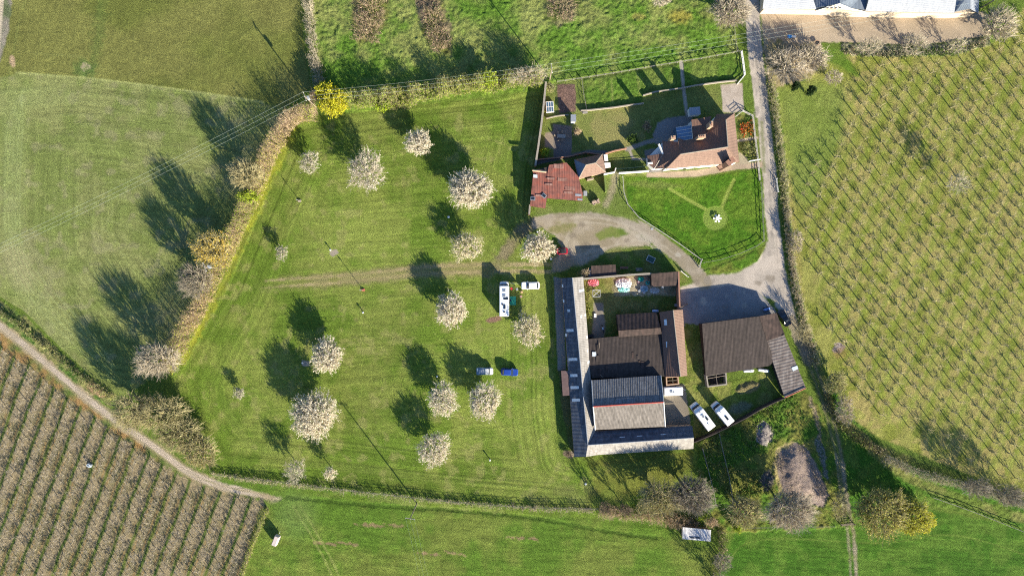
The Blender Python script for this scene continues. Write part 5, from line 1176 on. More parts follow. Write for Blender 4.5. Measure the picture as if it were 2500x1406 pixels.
b = MB(); b.loft([b.rrect(.1, 0, .5, .3, .1, .7), b.rrect(.1, 0, .55, .34, .12, .85), b.rrect(.1, 0, .4, .2, .08, .95)]); b.build("fuel_tank", mat("blue_white_paint", (.3, .45, .65), (.6, .65, .7)), t)
MB().box((-.45, 0, .8), (.6, .25, .12)).build("seat", M_BLACK, t); MB().bar((.45, -.4, 1.0), (.45, .4, 1.0), .03, 5).build("handlebar", M_STEEL, t); MB().box((0, 0, .5), (.5, .3, .3)).build("engine", M_STEEL, t); MB().bar((.45, 0, .95), (.7, 0, .32), .04, 5).build("fork", M_CHROME, t)
tub("oil_tank", "black tank in the shaded angle between stable range and flat brown barn", 1441, 820, (1.6, .8), 1.0, M_BLACK, "tank", rz=.1)
tub("storage_box", "dark grey box by the wall at the tiled range's north end", 1651, 745, (.6, .7), .8, M_LEAD, "box")
tub("concrete_block", "small white block beside the shaded concrete strip in the courtyard", 1453, 770, (.6, 1.0), .3, M_WOODW, "block")
p = at(1601, 759, 1); t = thing("quad_bike", "small blue and white quad bike against the hay barn's north-east corner", "quad bike", (p.x, p.y, 0))
b = MB(); b.loft([b.rrect(0, 0, 1.5, .5, .15, .35), b.rrect(0, 0, 1.5, .6, .2, .6), b.rrect(-.1, 0, 1.0, .4, .1, .8)]); b.build("body", mat("blue_white_plastic", (.12, .25, .6), (.7, .75, .8), scale=3), t)
for x in (-.5, .5):
    for s in (-1, 1): MB().bar((x, s * .32, .25), (x, s * .5, .25), .25, 10).build("wheel", M_RUBBER, t)
MB().bar((.3, -.35, .9), (.3, .35, .9), .03, 5).build("handlebar", M_BLACK, t)
p = at(1873, 763, .8); t = thing("quad_bike", "blue farm quad bike parked against the big brown barn's north wall", "quad bike", (p.x, p.y + .8, 0), .3)
b = MB(); b.loft([b.rrect(0, 0, 1.6, .5, .15, .35), b.rrect(0, 0, 1.6, .6, .2, .6), b.rrect(-.1, 0, 1.0, .4, .1, .8)]); b.build("body", mat("blue_plastic", (.1, .2, .5), (.3, .4, .6)), t)
for x in (-.5, .5):
    for s in (-1, 1): MB().bar((x, s * .32, .25), (x, s * .5, .25), .25, 10).build("wheel", M_RUBBER, t)
MB().bar((.3, -.35, .9), (.3, .35, .9), .03, 5).build("handlebar", M_BLACK, t)
t = thing("toy_slide", "blue plastic climbing frame with pale slide on the gravel at the top right", "play frame", at(1923, 94, 0))
MB().box((0, 0, 1.2), (1.0, .8, .1)).build("platform", mat("blue_play_plastic", (.06, .3, .6)), t)
for x in (-.45, .45):
    for y in (-.35, .35): MB().bar((x, y, 0), (x, y, 1.9), .05, 5).build("leg", M_TIMBER, t)
MB().add([(.5, -.25, 1.2), (.5, .25, 1.2), (2.0, .6, .15), (2.0, .1, .15), (.5, -.25, 1.1), (.5, .25, 1.1), (2.0, .6, .05), (2.0, .1, .05)], [(0, 3, 2, 1), (4, 5, 6, 7), (0, 1, 5, 4), (1, 2, 6, 5), (2, 3, 7, 6), (3, 0, 4, 7)]).build("slide", M_SKYL, t)
t = thing("trampoline", "small round dark trampoline at the edge of the top gravel yard", "trampoline", at(1993, 107, 0))
MB().bar((0, 0, .5), (0, 0, .56), .5, 16).build("mat", M_BLACK, t); MB().path([(math.cos(a) * .6, math.sin(a) * .6, .55) for a in [2 * PI * i / 14 for i in range(15)]], .05, 5).build("ring", M_BRICK, t)
for k in range(4): MB().bar((math.cos(k * PI / 2) * .55, math.sin(k * PI / 2) * .55, 0), (math.cos(k * PI / 2) * .55, math.sin(k * PI / 2) * .55, .55), .03, 4).build("leg", M_STEEL, t)
t = thing("spray_tank", "small bluish white spray tank standing among the bare south-west orchard rows", "tank", at(221, 1134, 0), -.5)
b = MB(); b.loft([b.rrect(0, 0, .9, .7, .15, .3), b.rrect(0, 0, 1.0, .75, .2, .5), b.rrect(0, 0, .9, .7, .2, .9)]); b.build("shell", mat("bluish_white_plastic", (.55, .62, .68), (.4, .5, .58)), t); MB().bar((0, 0, .9), (0, 0, 1.0), .15, 10).build("lid", M_BLACK, t)
MB().box((0, 0, .2), (1.1, .85, .12)).build("cradle", M_STEEL, t)
# overhead power line
def pole(label, px, py, h, arm=None, trafo=False, group=None):
    b0 = at(px, py, 0); t = thing("utility_pole", label, "utility pole", b0, arm or 0)
    MB().bar((0, 0, -.5), (0, 0, h), .16, 8, r2=.11).build("shaft", M_TIMBER, t)
    MB().box((0, 0, h - .25), (.12, 2.2, .14)).build("crossarm", M_FG, t)
    for y in (-1.0, 0, 1.0):
        MB().bar((0, y, h - .18), (0, y, h + .12), .07, 6, r2=.05).build("insulator", M_WOODW, t)
    if trafo:
        b = MB(); b.loft([b.rrect(.35, 0, .5, .7, .12, h - 2.6), b.rrect(.35, 0, .55, .75, .15, h - 2.2), b.rrect(.35, 0, .5, .7, .12, h - 1.5)]); b.build("transformer", M_STEEL, t)
    return [t.location + Matrix.Rotation(arm or 0, 3, 'Z') @ Vector((0, y, h + .15)) for y in (-1.0, 0, 1.0)]
PA_ = pole("utility pole with transformer beside the yellow flowering bush at the hedge corner", 772, 262, 9.6, .35, True)
PB_ = pole("pale utility pole above the garden wall corner at the paddock edge", 1342, 196, 9.2, .15)
PC_ = pole("utility pole at the top right beside the gravel yard's garden", 2395, 20, 9.0, .1)
PD_ = pole("lone utility pole in the south field casting a long thin shadow across the camp meadow", 1018, 1228, 11.5, 1.4)
PE_ = pole("utility pole with transformer half hidden by the bare tree on the west hedge", 540, 655, 9.3, .4, True)
off0 = [at(-120, 662, 9.2) + Vector((0, dy, 0)) for dy in (-1, 0, 1)]
def wires(Pa, Pb, label, group):
    for a, b in zip(Pa, Pb):
        pts = []
        for k in range(17):
            u = k / 16; p = Vector(a).lerp(Vector(b), u); p.z -= 1.6 * 4 * u * (1 - u) * min(1, (Vector(b) - Vector(a)).length / 60); pts.append(p)
        tag(MB().path(pts, .010, 3).build("overhead_cable", mat("pale_cable", (.34, .40, .37), (.3, .36, .33), rough=.6)), label, "cable", group)
wires(PA_, PB_, "overhead cable spanning from the yellow bush pole to the garden wall pole", "cables above the camp's north hedge")
wires(off0, PA_, "overhead cable sloping across the mown west field to the yellow bush pole", "cables across the west field")
wires(PB_, PC_, "overhead cable crossing the top paddock towards the top right pole", "cables over the top paddock")
PF_ = [at(1070, 1480, 0) + Vector((dx, 0, 9)) for dx in (1, 0, -1)]
wires(PD_, PF_, "overhead cable running from the lone south field pole off the bottom edge", "cables over the south field")

# ================================================================== TREES, HEDGES, SCRUB
def bark(n, a, b): return mat(n, a, b, scale=3, rough=0.95, island=0.35, spec=0.1)
def leafm(n, a, b, isl=0.35, tr=0.25): return mat(n, a, b, scale=0.9, rough=0.8, island=isl, transl=tr, spec=0.15)
B_GREY = bark("grey_bark", (0.36, 0.32, 0.25), (0.25, 0.22, 0.17)); B_PALE = bark("pale_twig_bark", (0.54, 0.47, 0.37), (0.40, 0.35, 0.26))
B_BROWN = bark("brown_bark", (0.16, 0.12, 0.09), (0.11, 0.085, 0.065)); B_OLIVE = bark("lichened_bark", (0.46, 0.40, 0.22), (0.32, 0.29, 0.16))
B_PINK = bark("pinkish_twigs", (0.52, 0.38, 0.27), (0.40, 0.29, 0.20)); B_DARK = bark("dark_trunk_bark", (0.10, 0.08, 0.065), (0.07, 0.055, 0.045))
L_CREAM = leafm("cream_blossom", (0.84, 0.77, 0.60), (0.76, 0.67, 0.48), .22, .3); L_WHITE = leafm("white_blossom", (0.82, 0.75, 0.60), (0.72, 0.65, 0.48), .2, .3)
L_GREYB = leafm("greyish_blossom", (0.52, 0.49, 0.38), (0.42, 0.42, 0.28)); L_YEL = leafm("yellow_flowers", (0.62, 0.56, 0.03), (0.42, 0.44, 0.03))
L_ORA = leafm("orange_yellow_buds", (0.68, 0.48, 0.07), (0.56, 0.42, 0.07)); L_LIME = leafm("lime_leaves", (0.34, 0.42, 0.03), (0.24, 0.34, 0.03))
L_OLIVE = leafm("olive_buds", (0.34, 0.35, 0.09), (0.25, 0.27, 0.07)); L_GREEN = leafm("green_leaves", (0.10, 0.17, 0.03), (0.06, 0.11, 0.02)); L_DARK = leafm("ivy_leaves", (0.04, 0.075, 0.02), (0.025, 0.05, 0.015))
L_BUD = leafm("pale_green_buds", (0.36, 0.35, 0.15), (0.27, 0.28, 0.10)); L_TAN = leafm("tan_dry_stems", (0.46, 0.39, 0.23), (0.36, 0.30, 0.17)); L_RED = leafm("red_flowers", (0.5, 0.05, 0.02), (0.6, 0.25, 0.03))
L_PINKB = leafm("pinkish_buds", (0.54, 0.42, 0.27), (0.44, 0.35, 0.20)); L_BROWN = leafm("brown_buds", (0.36, 0.28, 0.18), (0.27, 0.21, 0.14))

def tubes(P0, P1, R0, R1):
    """3-sided tapered prisms for arrays of segments -> V, F"""
    P0 = np.asarray(P0, float); P1 = np.asarray(P1, float); n = len(P0)
    R0 = np.broadcast_to(R0, n); R1 = np.broadcast_to(R1, n)
    d = P1 - P0; d /= np.linalg.norm(d, axis=1, keepdims=True) + 1e-9
    ref = np.where(np.abs(d[:, 2:3]) < .9, np.array([[0, 0, 1.]]), np.array([[1., 0, 0]]))
    u = np.cross(d, ref); u /= np.linalg.norm(u, axis=1, keepdims=True) + 1e-9; w = np.cross(d, u)
    V = np.empty((n, 6, 3))
    for k in range(3):
        a = 2 * PI * k / 3; o = u * math.cos(a) + w * math.sin(a)
        V[:, k] = P0 + o * R0[:, None]; V[:, 3 + k] = P1 + o * R1[:, None]
    b = (np.arange(n) * 6)[:, None, None]
    F = (np.array([[0, 1, 4, 3], [1, 2, 5, 4], [2, 0, 3, 5]])[None] + b).reshape(-1, 4)
    return V.reshape(-1, 3), F
def cards(P, s, r, flat=0.0):
    """small four-sided leaf or petal clumps, each turned its own way"""
    n = len(P); nrm = r.normal(size=(n, 3)); nrm[:, 2] += flat
    nrm /= np.linalg.norm(nrm, axis=1, keepdims=True) + 1e-9
    a = np.cross(nrm, r.normal(size=(n, 3))); a /= np.linalg.norm(a, axis=1, keepdims=True) + 1e-9; b = np.cross(nrm, a)
    sz = (s * (0.55 + 0.9 * r.random(n)))[:, None]; rat = (0.45 + 0.5 * r.random(n))[:, None]
    V = np.stack([P - a * sz, P - b * sz * rat, P + a * sz, P + b * sz * rat], 1).reshape(-1, 3)
    return V, np.arange(n * 4).reshape(-1, 4)
def join(parts):
    V = []; F = []; M = []; o = 0
    for v, f, m in parts:
        if len(v) == 0: continue
        V.append(v); F.append(f + o); M.append(np.full(len(f), m)); o += len(v)
    return np.concatenate(V), np.concatenate(F), np.concatenate(M)
def crown_parts(r, rx, ry, z0, z1, T, ntip, twigs, nleaf, ls, br, shell=.45, lobes=.35, ups=0.0, flat=0.0, jit=.25, rot=0.0, droop=0.0, bt=1.0):
    """tips in an uneven ellipsoid, joined back to the trunk top T through three levels of limbs"""
    d = r.normal(size=(ntip, 3)); d[:, 2] = d[:, 2] * .9 + ups; d /= np.linalg.norm(d, axis=1, keepdims=True)
    th = np.arctan2(d[:, 1], d[:, 0]); f0 = r.random(6) * 6
    lob = 1 + lobes * (.5 * np.sin(2 * th + f0[0]) + .4 * np.sin(3 * th + f0[1] + 2 * d[:, 2]) + .35 * np.sin(5 * th + f0[2] - 3 * d[:, 2]) + .25 * np.sin(8 * th + f0[3])) * .6
    rad = (shell + (1 - shell) * r.random(ntip)) ** .8 * lob * (1 + .16 * (r.random(ntip) - .5))
    cz = (z0 + z1) / 2; rz = (z1 - z0) / 2
    tips = np.stack([d[:, 0] * rx * rad, d[:, 1] * ry * rad, cz + d[:, 2] * rz * np.minimum(rad, 1.1)], 1)
    tips[:, 2] = np.maximum(tips[:, 2] - droop * (rad ** 2), z0 * .6 + .15)
    if rot:
        c, s = math.cos(rot), math.sin(rot); tips[:, :2] = tips[:, :2] @ np.array([[c, s], [-s, c]])
    T = np.asarray(T, float)
    def near(Pn, S_): return np.argmin(((Pn[:, None] - S_[None]) ** 2).sum(2), 1)
    k3 = max(8, ntip // 6); k2 = max(5, ntip // 28); k1 = max(3, min(9, ntip // 90 + 3))
    i3 = r.choice(ntip, min(k3, ntip), replace=False); s3 = tips[i3]
    i2 = r.choice(len(s3), min(k2, len(s3)), replace=False); s2 = s3[i2]
    i1 = r.choice(len(s2), min(k1, len(s2)), replace=False); s1 = s2[i1]
    n3 = T + (s3 - T) * .76 + r.normal(size=s3.shape) * .05 * rx; n2 = T + (s2 - T) * .5 + r.normal(size=s2.shape) * .05 * rx; n1 = T + (s1 - T) * .25 + r.normal(size=s1.shape) * .03 * rx
    a3 = near(tips, s3); a2 = near(s3, s2); a1 = near(s2, s1)
    segs = [tubes(np.repeat(T[None], len(n1), 0), n1, br, br * .7) + (0,), tubes(n1[a1], n2, br * .6, br * .38) + (0,), tubes(n2[a2], n3, br * .36, br * .2) + (0,),
            tubes(n3[a3], tips, max(br * .18, .018) * bt, .014 * bt) + (0,)]
    base = n3[a3]
    pts = [tips]
    if twigs:
        q = np.repeat(np.arange(ntip), twigs); t = r.random(len(q))[:, None] * .9 + .1
        p = base[q] + (tips[q] - base[q]) * t
        L = np.linalg.norm(tips - base, axis=1)[q][:, None]
        dirn = (tips[q] - base[q]) / (L + 1e-6) + r.normal(size=p.shape) * .45
        e = p + dirn / np.linalg.norm(dirn, axis=1, keepdims=True) * np.minimum(L, rx * .35) * (.35 + .5 * r.random((len(q), 1)))
        segs.append(tubes(p, e, .015 * bt, .009 * bt) + (0,)); pts.append(e)
        pe = np.concatenate([tips, e]); pb = np.concatenate([base, p])
    else: pe, pb = tips, base
    if nleaf:
        q = r.integers(0, len(pe), nleaf); t = (r.random(nleaf) ** .6)[:, None]
        P = pb[q] + (pe[q] - pb[q]) * t + r.normal(size=(nleaf, 3)) * jit
        P[:, 2] = np.maximum(P[:, 2], .1)
        segs.append(cards(P, ls, r, flat) + (1,))
    return segs
def make_tree(name, label, cx, cy, rx, ry, H, z0, bk, lf, ntip=500, twigs=3, nleaf=3000, ls=.13, tr=.18, br=.12, seed=1, group=None, cat="tree", lean=(0, 0), rot=0.0, **kw):
    """cx, cy, rx, ry: crown as seen in the photograph (px); H top height, z0 crown base"""
    r = np.random.default_rng(seed); zc = (H + z0) / 2
    c = at(cx, cy, zc); k = (H_CAM - zc) / H_CAM
    bx, by = c.x + lean[0], c.y + lean[1]
    t = thing(name, label, cat, (bx, by, 0), group=group)
    T = np.array([0, 0, max(.35, z0 * .9)])
    parts = crown_parts(r, rx / 10 * k, ry / 10 * k, z0, H, T, ntip, twigs, nleaf, ls, br, rot=rot, **kw)
    if lean != (0, 0):
        parts = [(v - np.array([lean[0], lean[1], 0]) * np.clip(v[:, 2:3] / zc, 0, 1.2), f, m) for v, f, m in parts]
    V, F, M = join(parts)
    link("crown", np_mesh("crown", V, F, M, [bk, lf]), t)
    b = MB(); p = Vector((0, 0, -.3)); q = Vector((r.normal() * .06, r.normal() * .06, T[2] * .5)); e = Vector((-lean[0] * T[2] / zc, -lean[1] * T[2] / zc, T[2] + .1))
    b.bar(p, q, tr * 1.25, 8, r2=tr); b.bar(q, e, tr, 8, r2=tr * .75); b.build("trunk", bk, t)
    return t
# ---- blossom trees of the camp meadow
BL = [
 (755, 397, 27, 34, 4.6, 1.4, 0, "small sparse whitish blossom tree, leftmost of the trees in the upper meadow"),
 (894, 418, 52, 52, 7.0, 1.8, 1, "bare-branched whitish tree with long spiky twigs in the upper camp meadow"),
 (1021, 348, 33, 37, 5.0, 1.6, 2, "medium white blossom tree nearest the meadow's north hedge"),
 (1148, 462, 61, 46, 6.2, 1.6, 3, "broad dense white blossom tree, widest of the upper camp meadow"),
 (1139, 602, 40, 40, 4.8, 1.3, 4, "sparse pale cream blossom tree just above the dirt track"),
 (1313, 606, 42, 42, 5.6, 1.4, 5, "dense cream blossom tree beside the gravel drive and the red car"),
 (1102, 757, 43, 43, 5.4, 1.6, 3, "dense white blossom tree left of the long motorhome, below the dirt track"),
 (1290, 806, 40, 40, 4.8, 1.4, 4, "greenish cream blossom tree below the long motorhome"),
 (798, 868, 43, 44, 5.4, 1.6, 3, "round white blossom tree above the biggest lower tree, beside a concrete pad"),
 (767, 1013, 61, 61, 6.8, 1.8, 3, "largest white blossom tree, at the lower left of the camp meadow"),
 (1080, 976, 42, 43, 5.2, 1.5, 2, "white blossom tree, left of the pair below the pickup"),
 (1183, 979, 45, 47, 5.2, 1.5, 2, "white blossom tree, right one of the pair below the pickup"),
 (1061, 1096, 43, 47, 5.4, 1.6, 2, "white blossom tree lowest in the middle of the camp meadow"),
]
STY = {0: (L_GREYB, B_PALE, 330, 3, 2600, .10), 1: (L_TAN, B_PALE, 620, 5, 5200, .085), 2: (L_WHITE, B_PALE, 560, 4, 13500, .085), 3: (L_WHITE, B_PALE, 720, 4, 23000, .09), 4: (L_CREAM, B_OLIVE, 520, 4, 9500, .08), 5: (L_CREAM, B_PALE, 620, 4, 18000, .09)}
for i, (x, y, rx, ry, H, z0, s, lb) in enumerate(BL):
    lf, bk, nt_, tw, nl, ls = STY[s]
    if rx > 55: nt_ = int(nt_ * 1.5); nl = int(nl * 1.6)
    if s == 1: lf = leafm("whitish_twig_blossom", (.74, .68, .56), (.6, .54, .42))
    make_tree("blossom_tree", lb, x, y, rx * .97, ry * .97, H, z0, bk, lf, nt_, tw, int(nl * (.62, .8, .7, .95)[i % 4]), ls * 1.08, tr=.2, br=.13, seed=40 + i, shell=.42 if s in (3, 5) else .45, lobes=(.25, .42, .32)[i % 3], ups=.3, jit=.06, flat=.5)
for i, (x, y, rx, ry, H, z0, lb, lf) in enumerate([
 (583, 960, 15, 17, 3.0, .9, "tiny sparse whitish young tree at the far lower left of the meadow", L_GREYB),
 (687, 616, 18, 20, 3.4, 1.0, "small grey-white young tree near the west end of the dirt track", L_GREYB),
 (721, 1150, 32, 30, 5.6, 1.8, "pale greenish white blossom tree at the south hedge, larger of the two there", L_GREYB),
 (806, 1155, 18, 17, 4.2, 1.6, "small pinkish white tree at the south hedge, smaller of the two there", L_CREAM)]):
    make_tree("young_tree", lb, x, y, rx, ry, H, z0, B_PALE, lf, 110 + 6 * rx, 3, 500 + rx * 45, .085, tr=.09, br=.06, seed=70 + i, shell=.3, jit=.08)
# ---- big trees of the west hedge and elsewhere: bare and budding
BT = [
 # x, y, rx, ry, H, z0, bark, leaf, ntip, twigs, nleaf, ls, label, name
 (600, 425, 44, 42, 9.5, 2.2, B_OLIVE, leafm("straw_buds", (.50, .43, .22), (.40, .35, .17)), 620, 5, 3200, .07, "olive-brown bare round tree on the west hedge, above the lime bush", "bare_tree"),
 (517, 605, 50, 47, 10.5, 2.5, B_OLIVE, L_ORA, 620, 4, 5200, .10, "orange-yellow flowering maple-like tree on the west hedge", "flowering_tree"),
 (475, 684, 47, 46, 10.0, 2.5, B_GREY, L_TAN, 700, 5, 1400, .06, "grey bare round tree just below the orange-yellow one on the west hedge", "bare_tree"),
 (382, 880, 58, 48, 10.5, 2.5, B_PALE, leafm("straw_buds", (.50, .43, .22), (.40, .35, .17)), 700, 5, 1800, .06, "pale grey bare tree at the bottom end of the west hedge", "bare_tree"),
 (388, 1008, 72, 54, 9.5, 1.5, B_OLIVE, L_BUD, 800, 5, 3000, .09, "wide olive bare willow by the lane bend at the lower left", "bare_tree"),
 (318, 1005, 52, 52, 10.5, 2.0, B_OLIVE, L_BUD, 620, 5, 2400, .08, "olive bare tree leaning over the lane, left of the wide willow", "bare_tree"),
 (438, 1062, 58, 50, 6.5, 1.0, B_OLIVE, L_BUD, 800, 5, 2600, .10, "twisted branching tree with green undergrowth below the wide willow", "bare_tree"),
 (487, 1102, 50, 46, 5.5, 1.0, B_OLIVE, leafm("mustard_buds", (.42, .36, .1), (.34, .28, .08)), 700, 5, 2400, .08, "mustard-coloured bare tree at the lane, right end of the lower left clump", "bare_tree"),
 (1785, 22, 52, 46, 9.0, 2.0, B_PALE, L_TAN, 1100, 6, 1200, .06, "large beige bare tree at the top of the lane beside the slate-roofed range", "bare_tree"),
 (1617, 2, 24, 14, 4.5, 1.2, B_PALE, L_WHITE, 260, 4, 700, .07, "small whitish bare tree cut off by the top edge above the paddock", "bare_tree"),
 (1612, 1215, 58, 45, 8.5, 1.8, B_OLIVE, L_OLIVE, 1000, 5, 2200, .08, "olive bare tree south of the stable range, left of the grey one", "bare_tree"),
 (1690, 1210, 56, 52, 9.0, 2.0, B_GREY, L_BROWN, 1200, 6, 1200, .06, "grey bare tree south of the stable range, right of the olive one", "bare_tree"),
 (1818, 1248, 48, 42, 7.5, 1.8, B_OLIVE, L_OLIVE, 800, 5, 1800, .08, "olive bare tree at the south edge of the rough ground", "bare_tree"),
 (1930, 1248, 68, 50, 11.0, 2.2, B_PALE, L_TAN, 1200, 6, 900, .06, "very large pale bare tree with whitish limbs left of the farm track", "bare_tree"),
 (2050, 1235, 22, 38, 5.0, 1.0, B_OLIVE, L_TAN, 350, 4, 600, .06, "narrow bare tree between the large pale tree and the farm track", "bare_tree"),
 (2155, 1252, 72, 60, 9.5, 2.0, B_OLIVE, leafm("khaki_buds", (.46, .42, .11), (.36, .35, .08)), 900, 4, 12000, .12, "broad khaki-yellow budding tree right of the farm track", "budding_tree"),
 (2228, 1262, 50, 46, 7.5, 1.5, B_OLIVE, leafm("yellow_green_buds", (.56, .54, .06), (.44, .46, .06)), 700, 3, 11000, .12, "yellow-green budding tree adjoining the khaki tree on its right", "budding_tree"),
 (1925, 160, 62, 50, 5.0, .6, B_PALE, L_TAN, 520, 4, 900, .06, "sprawling pinkish beige bare tree beside the top of the lane", "bare_tree"),
 (1985, 140, 42, 40, 4.5, .6, B_PALE, L_TAN, 380, 4, 1400, .07, "pale bare tree at the corner of the gravel yard and orchard lawn", "bare_tree"),
 (2035, 190, 24, 22, 3.5, .8, B_PALE, L_TAN, 260, 4, 300, .06, "small pale bare tree on the orchard lawn below the gravel yard", "bare_tree"),
 (2125, 112, 34, 22, 7.0, 1.0, B_PALE, L_BUD, 260, 4, 600, .07, "pale bare tree in the border south of the gravel yard, left one", "bare_tree"),
 (2232, 108, 34, 28, 7.0, 1.0, B_PALE, L_BUD, 280, 4, 700, .07, "pale green-tinged bare tree in the border south of the gravel yard, middle one", "bare_tree"),
 (2335, 112, 26, 22, 5.5, 1.0, B_PALE, L_LIME, 200, 4, 500, .07, "greenish small tree in the border south of the gravel yard, right one", "bare_tree"),
 (2440, 60, 46, 50, 7.0, 1.2, B_PALE, L_BUD, 650, 4, 2400, .08, "pale green bare tree by the utility pole in the top right corner", "bare_tree"),
 (2340, 448, 28, 28, 7.5, 2.0, B_PALE, leafm("grey_green_buds", (.38, .42, .22), (.30, .35, .17)), 220, 4, 1300, .07, "tall grey-green tree standing above the apple trees in the right orchard", "orchard_tree_tall"),
 (2040, 935, 30, 30, 5.0, .6, B_OLIVE, L_BUD, 420, 4, 2600, .10, "pale lime bush between farm track and right orchard", "bush"),
 (2062, 1000, 26, 40, 5.0, .5, B_PALE, L_TAN, 420, 5, 1800, .08, "beige bare bush between farm track and right orchard, below the pale lime one", "bush"),
 (2385, 1190, 40, 26, 7.5, 1.0, B_GREY, L_TAN, 420, 4, 500, .06, "grey bare tree rising from the beige hedge beside the footpath, left one", "bare_tree"),
 (2462, 1208, 40, 28, 8.0, 1.0, B_GREY, L_TAN, 420, 4, 500, .06, "grey bare tree rising from the beige hedge beside the footpath, right one", "bare_tree"),
 (1478, 1238, 16, 16, 6.0, 1.5, B_BROWN, L_BROWN, 150, 4, 200, .06, "slender bare tree in the bramble hedge south of the stable range, leftmost", "bare_tree"),
 (1528, 1244, 18, 16, 6.5, 1.5, B_BROWN, L_BROWN, 150, 4, 200, .06, "slender bare tree in the bramble hedge, second from its left end", "bare_tree"),
 (1566, 1240, 18, 18, 6.0, 1.5, B_OLIVE, L_GREEN, 160, 4, 500, .08, "slender greenish tree in the bramble hedge just left of the olive tree", "bare_tree"),
 (1764, 1372, 26, 24, 7.5, 1.5, B_GREY, L_TAN, 260, 5, 300, .06, "grey bare tree in the scrubby hedge below the field shelter", "bare_tree"),
 (1752, 1425, 28, 26, 8.0, 1.5, B_GREY, L_TAN, 280, 5, 300, .06, "grey bare tree in the scrubby hedge cut off by the bottom edge", "bare_tree"),
 (1962, 812, 26, 26, 5.0, 1.2, B_OLIVE, L_TAN, 300, 5, 400, .06, "thin bare tree beside the black car, between track and right orchard", "bare_tree"),
 (1945, 590, 16, 34, 3.5, .4, B_PALE, L_TAN, 300, 4, 900, .07, "pale bare bush beside the lane opposite the junction", "bush"),
]
for i, (x, y, rx, ry, H, z0, bk, lf, nt_, tw, nl, ls, lb, nm) in enumerate(BT):
    if nm == "orchard_tree_tall": nm = "budding_tree"
    make_tree(nm, lb, x, y, rx, ry, H, z0, bk, lf, nt_, max(3, tw - 2), nl, ls, tr=.28 if rx > 40 else .12, br=.25 if rx > 40 else .10, seed=100 + i, shell=.5, lobes=.22, ups=.25 if z0 > 1 else .4, jit=.08, bt=1.45, cat="bush" if nm == "bush" else "tree")
# ---- leafy bushes and small shrubs
SHB = [
 (795, 222, 26, 22, 5.0, .5, L_YEL, B_OLIVE, 400, 9000, .12, "rounded bright yellow flowering bush crown at the hedge corner, upper left lobe"),
 (815, 250, 42, 34, 5.2, .5, L_YEL, B_OLIVE, 700, 15000, .12, "large bright yellow flowering bush by the transformer pole"),
 (605, 481, 29, 16, 6.0, .6, L_LIME, B_OLIVE, 320, 5200, .12, "lime green bush on the west hedge below the olive-brown tree"),
 (548, 585, 20, 20, 5.0, .6, L_LIME, B_OLIVE, 250, 2600, .12, "lime green bush tucked behind the orange-yellow tree"),
 (766, 236, 16, 18, 4.5, .5, L_BROWN, B_BROWN, 260, 1600, .08, "dark reddish brown bush beside the yellow flowering bush"),
 (937, 260, 22, 13, 2.6, .3, L_LIME, B_OLIVE, 260, 4200, .11, "lime green bush in the north hedge of the meadow"),
 (1190, 195, 28, 26, 5.2, .4, L_LIME, B_OLIVE, 380, 4200, .11, "tall yellow-green bush in the north hedge, middle"),
 (1290, 185, 50, 28, 7.0, .6, L_TAN, B_PALE, 700, 1800, .07, "wide pale grey bare bush at the east end of the north hedge"),
 (1328, 372, 13, 12, 1.6, .2, L_LIME, B_OLIVE, 120, 2200, .10, "yellow-green round shrub in the garden's south-west corner"),
 (1410, 322, 11, 10, 1.8, .3, L_PINKB, B_PINK, 140, 1000, .08, "pinkish bare shrub beside the shaded terrace"),
 (1545, 340, 17, 13, 1.6, .2, L_GREEN, B_OLIVE, 140, 2600, .10, "leafy green shrub at the east side of the garden lawn"),
 (1344, 215, 12, 16, 2.2, .3, L_BUD, B_PALE, 160, 1400, .09, "pale green shrub at the kitchen garden's north-west corner"),
 (1580, 308, 12, 16, 2.0, .3, L_BROWN, B_BROWN, 140, 900, .08, "dark round bare shrub in shade beside the house terrace"),
 (1429, 666, 14, 13, 3.0, .3, L_TAN, B_PINK, 200, 900, .07, "orange-brown bare bush against the courtyard's north-west corner"),
 (1388, 1108, 13, 9, 1.4, .2, L_BROWN, B_BROWN, 160, 500, .07, "brown twiggy bush at the south-west corner of the stable range"),
 (1943, 210, 8, 12, 4.6, .3, L_DARK, B_DARK, 160, 3200, .12, "dark conical evergreen on the orchard lawn, left one"),
 (1980, 222, 8, 12, 6.0, .3, L_DARK, B_DARK, 160, 3400, .12, "dark conical evergreen on the orchard lawn, right one"),
 (2237, 118, 26, 12, 1.8, .1, L_GREEN, B_OLIVE, 160, 2600, .10, "green leafy shrub patch in the gravel yard's border"),
 (1712, 1262, 14, 12, 2.4, .2, L_LIME, B_OLIVE, 140, 1600, .10, "small lime shrub near the field shelter"),
 (1800, 1288, 12, 14, 3.0, .3, L_LIME, B_OLIVE, 140, 1800, .10, "lime shrub at the hedge corner left of the rough ground's trees"),
 (1735, 1275, 22, 16, 3.6, .4, L_PINKB, B_PINK, 260, 900, .07, "pinkish bare bush above the field shelter's right end"),
 (2258, 1272, 26, 26, 4.0, .4, leafm("bright_yellow_buds", (.56, .50, .03), (.42, .42, .04)), B_OLIVE, 260, 5200, .12, "bright yellow bush at the right foot of the khaki tree"),
 (1748, 800, 1, 1, 1, .1, None, None, 0, 0, 0, None),
 (1440, 828, 1, 1, 1, .1, None, None, 0, 0, 0, None),
]
for i, (x, y, rx, ry, H, z0, lf, bk, nt_, nl, ls, lb) in enumerate(SHB):
    if lb is None: continue
    nm = "conifer" if "conical" in lb else "bush"
    make_tree(nm, lb, x, y, rx, ry, H, z0, bk, lf, nt_, 2, nl, ls, tr=.08, br=.06, seed=300 + i, shell=.2, lobes=.25, ups=.2, jit=.12, cat="tree" if nm == "conifer" else "bush")

